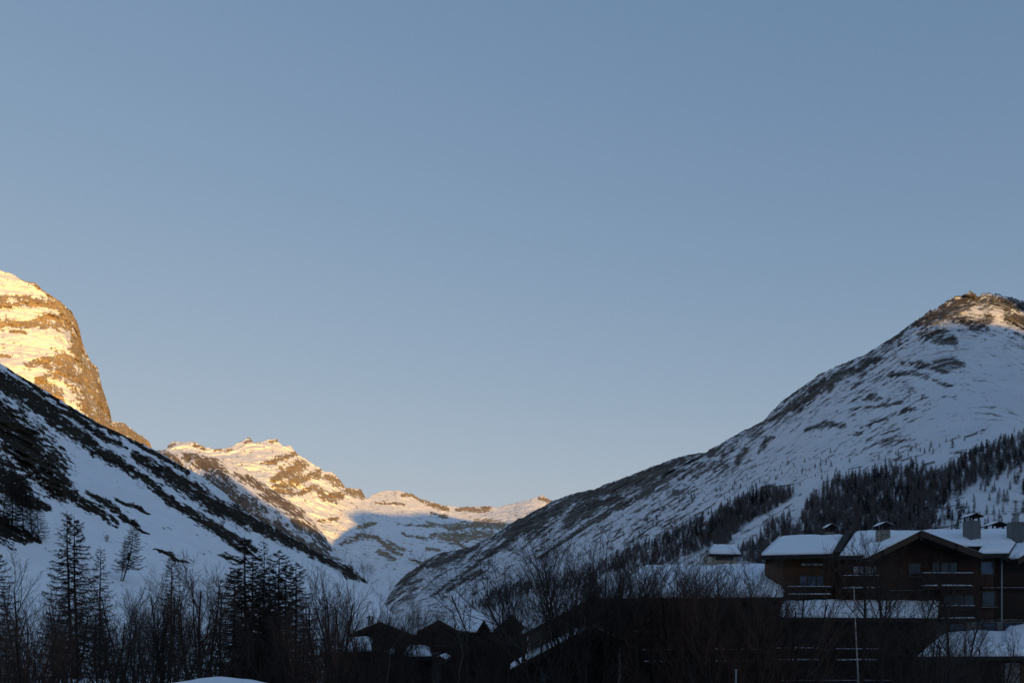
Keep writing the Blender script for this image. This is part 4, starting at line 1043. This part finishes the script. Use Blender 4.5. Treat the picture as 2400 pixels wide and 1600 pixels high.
for (k, px, pt, Y, lab, grp) in [
        (0, 92, 1312, 46, 'bare fan shaped willow in front of the slender larches', LEFT), (1, 20, 1352, 40, 'bare spreading willow at the left edge, low among the others', LEFT),
        (2, 150, 1372, 52, 'slim bare willow right of the fan shaped one', LEFT), (5, 205, 1385, 44, 'bare willow with arching boughs below the small thin larch', LEFT),
        (1, 258, 1400, 50, 'bushy bare willow below the bent larch, left of its foot', LEFT), (0, 318, 1382, 48, 'bare willow straight below the bent larch', LEFT),
        (3, 362, 1352, 54, 'reddish bare willow left of the narrow larch', LEFT), (0, 432, 1322, 52, 'bare willow with an open crown right of the narrow larch', LEFT),
        (4, 478, 1306, 50, 'tall reddish willow between the narrow larch and the dark clump', LEFT), (2, 512, 1318, 58, 'slim bare willow touching the left side of the dark clump', LEFT),
        (1, 742, 1345, 54, 'bare willow against the right side of the dark clump', LEFT), (0, 790, 1330, 50, 'large bare willow with fanned stems right of the dark clump', LEFT),
        (5, 842, 1338, 52, 'wide arching bare willow at the valley mouth', LEFT), (0, 868, 1392, 60, 'bare willow with fine rising twigs before the snow edged chalet', LEFT),
        (4, 120, 1410, 35, 'low reddish willow in front of the slender larches', LEFT), (1, 455, 1402, 36, 'low spreading willow left of the dark clump', LEFT), (4, 720, 1405, 40, 'reddish willow at the right foot of the dark clump', LEFT), (3, 905, 1402, 62, 'reddish bare bush above the snow edged chalet', MID), (4, 962, 1412, 64, 'reddish bare tree left of the broad gable', MID),
        (7, 1010, 1424, 60, 'thin bare tree in front of the broad gable', MID), (7, 1062, 1416, 66, 'thin bare tree between the two dark gables', MID),
        (6, 1168, 1432, 52, 'sprawling bare tree below the pointed gable', MID),
        (6, 1218, 1288, 48, 'tall bare tree at the left end of the long house verge', MID), (6, 1296, 1300, 46, 'bare tree with spreading crown before the pale gable', MID), (6, 1345, 1228, 48, 'tallest bare tree, over the peak of the pale gable', MID),
        (0, 1320, 1278, 50, 'bare tree with a fine crown left of the tallest one', MID), (0, 1372, 1250, 52, 'bare tree with a fine crown close right of the tallest one', MID), (4, 1432, 1292, 53, 'reddish bare tree at the left end of the long snowy roof', MID), (6, 1398, 1238, 50, 'broad bare tree over the right end of the pale gable', MID), (6, 1492, 1298, 50, 'bare tree crossing the left part of the long snowy roof', RIGHT), (4, 1552, 1300, 52, 'bare tree crossing the middle of the long snowy roof', RIGHT),
        (4, 1612, 1312, 50, 'dense reddish bare tree below the small grey house', RIGHT), (7, 1668, 1312, 54, 'bare tree straight before the small grey house', RIGHT),
        (6, 1722, 1318, 50, 'bare tree crossing the right part of the long snowy roof', RIGHT), (6, 1780, 1300, 52, 'arching bare tree at the right end of the long snowy roof', RIGHT),
        (4, 1572, 1328, 47, 'reddish bare tree crossing the eave of the long house, left of the slender one', RIGHT), (4, 1702, 1335, 46, 'reddish bare tree crossing the eave of the long house, right of the slender one', RIGHT), (3, 1758, 1345, 45, 'bushy reddish bare tree at the right end of the long house eave', RIGHT), (6, 1640, 1308, 47, 'slender bare tree left of the small grey house', RIGHT), (1, 1838, 1372, 46, 'low bare tree below the honey coloured wing', RIGHT), (2, 1905, 1392, 48, 'thin bare tree left of the birch', RIGHT),
        (7, 2030, 1250, 54, 'thin bare tree reaching the chalet roof right of the birch', RIGHT), (7, 2068, 1245, 56, 'thin bare tree reaching the stone chimney', RIGHT),
        (0, 2102, 1388, 44, 'many stemmed dark tree under the large gable', RIGHT), (1, 2150, 1400, 47, 'many stemmed spreading tree right of the dark one under the gable', RIGHT),
        (7, 2222, 1300, 56, 'thin bare tree reaching the balcony of the large gable', RIGHT), (5, 2262, 1428, 50, 'thin wide bare shrub over the annexe roof', RIGHT), (2, 2345, 1462, 52, 'small bare shrub on the right, over the stone pillar', RIGHT)]:
    bare_at(k, px, pt, Y, lab, group=grp)
# one bare tree on the shoulder where the left hillside ends
b = surf_pt('near_hillside', 858, 1366)
plant(BP, bused, 0, tuple(b), 1.0, 2.1, 'lone bare tree on the end of the left hillside, against the valley', 'tree')
b = surf_pt('near_hillside', 522, 1232)
plant(BP, bused, 3, tuple(b), 1.0, 0.5, 'small bare bush alone on the snow between two dark strips', 'bush')
b = surf_pt('near_hillside', 249, 1268)
plant(BP, bused, 3, tuple(b), 2.0, 0.33, 'small bare bush on the snow above the small thin larch', 'bush')

# ---- birch
def birch():
    t = empty('birch_tree', (X(2012, 45), 45, gz(X(2012, 45), 45) - 0.2)); tag(t, 'slim birch with pale bark, in front of the large chalet', 'tree')
    H = Zz(1372, 45) - t.location[2]; T, B = Tubes(), Tubes(); nr = np.random.RandomState(5); rn = random.Random(5)
    z = np.linspace(0, H, 14); k = 45 / F
    x = np.interp(CZ + (HY - 1600) / F * 45 + 0 * z, [0, 1], [0, 0]) + np.interp(z, [0, H * .45, H * .8, H], [0.12, 0.05, -0.16, -0.26])
    pts = np.stack([x, 0 * z + nr.normal(size=14).cumsum() * .01, z], -1)
    T.add(pts, np.linspace(0.085, 0.02, 14), 8)
    for i in range(26):
        q = rn.uniform(0.5, 1.0); p = np.array([np.interp(q * H, z, pts[:, w]) for w in range(3)]); az = rn.uniform(0, 6.28); L = 0.9 * (1.3 - q)
        s = np.linspace(0, 1, 4)[:, None]; d = np.array([math.cos(az) * .5, math.sin(az) * .5, 0.85])
        bp = p + d * L * s; B.add(bp, np.linspace(0.012, 0.005, 4), 3)
        for c in range(4):
            qq = bp[1 + c % 3]; e = qq + rot_about(d, .6, rn.uniform(0, 6)) * L * .4; B.add([qq, e], [.006, .005], 3)
    T.build('trunk', M['birch'], t); B.build('crown', M['twig'], t)
birch()
# ---- pale dry boughs bending through the thicket
def bough(pix, Y, label):
    t = empty('dry_branch', tuple(P(pix[0][0], pix[0][1], Y))); tag(t, label, 'branch')
    T = Tubes(); o = P(pix[0][0], pix[0][1], Y)
    q = np.array([P(a, b, Y + 0.25 * i) - o for i, (a, b) in enumerate(pix)])
    s = np.linspace(0, len(q) - 1, 5 * len(q)); q2 = np.stack([np.interp(s, range(len(q)), q[:, k]) for k in range(3)], -1)
    q2[1:-1] += np.random.RandomState(int(pix[0][0])).normal(size=(len(q2) - 2, 3)) * 0.03
    T.add(q2, np.linspace(0.022, 0.008, len(q2)), 5)
    nr = np.random.RandomState(int(pix[0][0]) + 1)
    for i in range(6, len(q2) - 1, 2):
        d = (q2[i + 1] - q2[i - 1]); d /= np.linalg.norm(d); d = rot_about(d, 0.6, nr.uniform(0, 6.28)); l = nr.uniform(0.25, 0.7)
        T.add([q2[i], q2[i] + d * l * .5, q2[i] + d * l + np.array([0, 0, .08])], [.010, .008, .005], 3)
    T.build('bough', M['pale_twig'], t)
bough([(905, 1600), (915, 1530), (930, 1495), (960, 1475), (985, 1458)], 30, 'pale dry bough rising in the thicket left of the broad gable')
bough([(1075, 1600), (1085, 1520), (1072, 1470), (1060, 1440)], 31, 'pale crooked dry bough in the thicket before the two dark gables')
bough([(255, 1560), (280, 1522), (310, 1508), (330, 1480), (340, 1455)], 30, 'pale dry bough in the left thicket below the bent larch')

# ---- thicket: the black tangle under the trees
def thicket(name, label, zones, seed, mat):
    nr = np.random.RandomState(seed); T = Tubes()
    for (p0, p1, Y0, Y1, pt, spread, n) in zones:
        for i in range(n):
            px = nr.uniform(p0, p1); Y = nr.uniform(Y0, Y1)
            x = (px - 1200) / F * Y; g = gz(x, Y)
            top = CZ + (HY - (pt + abs(nr.normal()) * spread + 10 * math.sin(px / 37.0) + 8 * math.sin(px / 13.0 + 1))) / F * Y
            h = top - g
            if h < 0.4: continue
            ln = nr.normal(size=2) * 0.16
            s = np.linspace(0, 1, 5); cv = nr.normal(size=2) * 0.12
            pts = np.stack([x + h * (ln[0] * s + cv[0] * s ** 2), Y + h * (ln[1] * s + cv[1] * s ** 2), g - 0.2 + (h + 0.2) * s], -1)
            pts[1:] += nr.normal(size=(4, 3)) * 0.05
            T.add(pts, np.linspace(0.032, 0.008, 5) * nr.uniform(0.5, 1.2), 3)
            for c in range(7):
                q = nr.uniform(0.25, 1.0); b = np.array([np.interp(q, s, pts[:, w]) for w in range(3)])
                d = nr.normal(size=3) * 0.55 + np.array([ln[0], ln[1], 0.75]); d /= np.linalg.norm(d)
                l = nr.uniform(0.3, 1.1); m = b + d * l * .5; e = b + d * l + nr.normal(size=3) * 0.12
                T.add([b, m, e], [0.012, 0.009, 0.006], 3)
    o = T.build(name, M[mat], None)
    return tag(o, label, None, None, 'stuff')
thicket('undergrowth', 'black tangle of bare willow shoots along the bottom of the view',
        [(-60, 900, 27, 34, 1545, 35, 300), (880, 1200, 27, 34, 1550, 35, 110), (1200, 1480, 27, 34, 1590, 30, 40), (1480, 1760, 27, 34, 1575, 40, 60), (-60, 760, 38, 52, 1455, 55, 380), (700, 1200, 40, 56, 1497, 36, 150),
         (1450, 1880, 40, 50, 1510, 50, 110), (1760, 2140, 36, 50, 1560, 30, 90), (1480, 1860, 50, 60, 1420, 45, 70)], 21, 'bark')

# ---- wood on the right mountain
def conifer_mesh(name, seed, kind):
    """far tree about 10 m tall: trunk and hundreds of small sprays"""
    nr = np.random.RandomState(seed); V, Fc = [], []
    def tri(a, b, c):
        o = len(V); V.extend([tuple(a), tuple(b), tuple(c)]); Fc.append((o, o + 1, o + 2))
    H = 10.0
    for k in range(4):
        a0, a1 = k * math.pi / 2, (k + 1) * math.pi / 2
        tri((.16 * math.cos(a0), .16 * math.sin(a0), -1.5), (.16 * math.cos(a1), .16 * math.sin(a1), -1.5), (0, 0, H * .97))
    n = {'pine': 230, 'larch': 200, 'shrub': 120}[kind]
    wid = {'pine': 0.24, 'larch': 0.19, 'shrub': 0.42}[kind] * nr.uniform(0.85, 1.2)
    lowz = {'pine': 0.08, 'larch': 0.14, 'shrub': 0.0}[kind]
    for i in range(n):
        t = lowz + (1 - lowz) * nr.rand() ** 0.9
        prof = (1 - t) ** 0.55 if kind != 'shrub' else math.sqrt(max(0.02, 1 - t * t))
        if kind == 'pine': prof = (1 - t) ** 0.6 * (0.75 + 0.25 * math.sin(t * 21 + seed))
        r = H * wid * prof * math.sqrt(nr.rand()); az = nr.uniform(0, 6.283)
        p = np.array([r * math.cos(az), r * math.sin(az), t * H - 0.12 * r])
        o = np.array([math.cos(az), math.sin(az), nr.uniform(-.5, .2)]); s = np.array([-math.sin(az), math.cos(az), nr.uniform(-.4, .4)])
        L = nr.uniform(0.5, 1.25) * (0.5 + 0.9 * prof); w = L * (0.42 if kind == 'pine' else 0.15)
        tri(p - o * L * .3 - s * w, p - o * L * .3 + s * w, p + o * L * .7 + np.array([0, 0, -.1]))
        if kind == 'larch': tri(p, p + s * L * .8, p + s * L * .8 + np.array([0, 0, .16]))
    return np.array(V), np.array(Fc)
CON = [(conifer_mesh('pine', 31, 'pine'), 'needle'), (conifer_mesh('pine', 32, 'pine'), 'needle'), (conifer_mesh('pine', 33, 'pine'), 'needle'),
       (conifer_mesh('larch', 34, 'larch'), 'hazy_larch'), (conifer_mesh('larch', 35, 'larch'), 'hazy_larch'), (conifer_mesh('larch', 36, 'larch'), 'hazy_larch'), (conifer_mesh('shrub', 37, 'shrub'), 'needle')]
MES = {}
def far_tree(k, p, H, rz, label, group, name):
    if k not in MES:
        (v, f), mt = CON[k]; o = mesh_np(name, v, f, M[mt]); MES[k] = o.data
    else:
        o = bpy.data.objects.new(name, MES[k]); col.objects.link(o)
    o.location = tuple(p); o.rotation_euler = (0, 0, rz); o.scale = (H / 10 * 1.05,) * 2 + (H / 10,)
    tag(o, label, 'tree', group)
rng = np.random.RandomState(77)
W1 = [(1835, 1300), (1870, 1245), (1895, 1180), (1928, 1152), (1970, 1126), (2023, 1118), (2070, 1101), (2113, 1097), (2147, 1090), (2176, 1106), (2198, 1122), (2215, 1106), (2251, 1080), (2304, 1050), (2357, 1038), (2420, 1018), (2600, 960),
      (2600, 1050), (2420, 1094), (2368, 1107), (2315, 1124), (2272, 1148), (2230, 1169), (2208, 1190), (2191, 1205), (2185, 1260), (2190, 1310)]
W2 = [(1648, 1262), (1660, 1228), (1681, 1204), (1713, 1188), (1755, 1166), (1789, 1152), (1840, 1152), (1866, 1154), (1840, 1182), (1798, 1203), (1755, 1226), (1723, 1250), (1702, 1285), (1640, 1285)]
W2b = [(1560, 1262), (1600, 1238), (1650, 1215), (1650, 1290), (1540, 1330), (1420, 1345), (1400, 1330), (1480, 1290)]
W2c = [(1700, 1310), (1760, 1275), (1800, 1230), (1850, 1205), (1860, 1250), (1835, 1300), (1790, 1330)]
W4 = [(1090, 1425), (1125, 1405), (1151, 1390), (1190, 1376), (1215, 1368), (1250, 1366), (1246, 1390), (1192, 1406), (1157, 1428)]
W4b = [(1255, 1372), (1310, 1352), (1400, 1330), (1420, 1345), (1330, 1385), (1260, 1400)]
def scatter(poly, n, seed):
    r = np.random.RandomState(seed); xs = [p[0] for p in poly]; ys = [p[1] for p in poly]; out = []
    while len(out) < n:
        x, y = r.uniform(min(xs), max(xs)), r.uniform(min(ys), max(ys))
        if inpoly(np.array([x]), np.array([y]), poly)[0]: out.append((x, y))
    return out
def wood(name, label, items, mat):
    V, Fc, o = [], [], 0
    for (k, p, H, rz) in items:
        v, f = CON[k][0]; c, s = math.cos(rz), math.sin(rz)
        q = v * np.array([H / 9.5, H / 9.5, H / 10]); q = np.stack([q[:, 0] * c - q[:, 1] * s, q[:, 0] * s + q[:, 1] * c, q[:, 2]], -1) + p
        V.append(q); Fc.append(f + o); o += len(v)
    return tag(mesh_np(name, np.concatenate(V), np.concatenate(Fc), mat), label, None, None, 'stuff')
def hgt(p, pix): return pix / F * p[1]
evergreen, bare = [], []
for (poly, n, seed, pixh, ev) in [(W1, 2700, 1, 25, .22), (W2, 800, 2, 22, .22), (W2b, 520, 3, 20, .2), (W2c, 330, 4, 22, .15), (W4, 260, 5, 14, .6), (W4b, 200, 6, 15, .4)]:
    for (x, y) in scatter(poly, n, seed):
        p = surf_pt('right_mountain', x, y); H = hgt(p, pixh * rng.uniform(0.65, 1.2) * (1.0 if poly is not W1 else 0.85 + 0.4 * (y - 1020) / 250))
        clump = fbm(np.array([x / 40]), np.array([y / 30]), 0.3, 3)[0]
        if rng.rand() < ev + clump * 0.9: evergreen.append((rng.randint(0, 3), p, H, rng.uniform(0, 6.28)))
        else: bare.append((rng.randint(3, 6), p, H, rng.uniform(0, 6.28)))
wood('forest', 'dark evergreen wood across the foot of the right mountain', evergreen, M['needle'])
wood('forest', 'brownish leafless larch wood across the foot of the right mountain', bare, M['hazy_larch'])
# trees standing apart
S1 = [(1500, 1235), (1560, 1185), (1640, 1150), (1760, 1120), (1850, 1075), (1960, 1052), (2010, 1052), (2000, 1085), (1960, 1110), (1900, 1140), (1870, 1150), (1790, 1148), (1713, 1180), (1650, 1215), (1560, 1262), (1490, 1290), (1470, 1270)]
S2 = [(2040, 1085), (2100, 1060), (2160, 1045), (2200, 1035), (2260, 1025), (2270, 1040), (2200, 1085), (2150, 1085), (2110, 1094), (2050, 1100)]
S3 = [(2195, 1205), (2235, 1172), (2275, 1152), (2320, 1128), (2370, 1112), (2440, 1098), (2440, 1250), (2190, 1250)]
for (poly, n, seed, lo, hi, ev, lab, grp) in [
        (S1, 150, 11, 5, 15, .8, 'tiny dark tree scattered on the open snow above the wood', 'tiny trees above the wood'),
        (S2, 20, 12, 11, 21, .55, 'single dark tree on the snow above the upper edge of the wood', 'single trees above the wood'),
        (S3, 105, 13, 18, 36, .65, 'dark tree on the snowy clearing behind the chalet chimneys', 'trees on the clearing')]:
    for (x, y) in scatter(poly, n, seed):
        p = surf_pt('right_mountain', x, y); e = rng.rand() < ev; H = hgt(p, lo + (hi - lo) * rng.rand() ** 1.7)
        far_tree(int(rng.randint(0, 3)) if e else int(rng.randint(3, 6)), p, H, rng.uniform(0, 6.28), lab, grp, 'pine_tree' if e else 'larch_tree')
for (x, y, h, k, lab) in [(1957, 1119, 17, 4, 'bare larch alone on the snow, just above the upper corner of the wood'), (2346, 1030, 17, 0, 'round dark pine on the skyline of the wood, at the right'), (2378, 1014, 12, 3, 'bare larch above the round dark pine'),
                          (1592, 1180, 15, 4, 'bare larch on the snow left of the brown fence'), (1600, 1268, 26, 1, 'round dark pine apart, left of the small grey house'), (1648, 1272, 22, 2, 'dark pointed pine apart, nearer the small grey house'),
                          (1530, 1232, 17, 1, 'dark pine at the lower left end of the scattered trees'), (2232, 1050, 24, 1, 'broad dark pine, tallest of those above the wood')]:
    p = surf_pt('right_mountain', x, y); far_tree(k, p, hgt(p, h), 1.0, lab, None, 'larch_tree' if k > 2 else 'pine_tree')
# ---- avalanche barriers and low fences on the slope
def barrier(a, b, hpx, label):
    pa, pb = surf_pt('right_mountain', *a), surf_pt('right_mountain', *b)
    t = empty('avalanche_barrier', tuple(pa)); tag(t, label, 'fence')
    d = pb - pa; L = np.linalg.norm(d[:2]); n = max(3, int(L / 6)); h = hpx / F * pa[1]
    m = MB()
    for i in range(3):
        m.beam((0, 0, h * (0.35 + 0.3 * i)), d + np.array([0, 0, h * (0.35 + 0.3 * i)]), 0.15, h * 0.2)
    m.build('rails', M['brown_wood'], t)
    for i in range(n + 1):
        q = d * i / n; MB().beam(q + np.array([0, .1, -1.0]), q + np.array([0, .1, h * 1.05]), 0.3, 0.3).build('post', M['brown_wood'], t)
barrier((1788, 1146), (1812, 1142), 7, 'brown snow fence at the top of the left strip of wood')
barrier((1815, 1142), (1862, 1135), 2.5, 'thin brown fence running right from the wider one')
barrier((1988, 1100), (2020, 1094), 2.5, 'thin dark fence on the open snow left of the wood edge')
barrier((2165, 1093), (2190, 1086), 6, 'brown snow fence at the upper edge of the main wood')
barrier((2258, 1068), (2294, 1050), 2.5, 'long thin fence climbing the snow above the main wood')
barrier((2262, 1026), (2290, 1018), 5, 'dark snow fence high on the slope above the single trees')
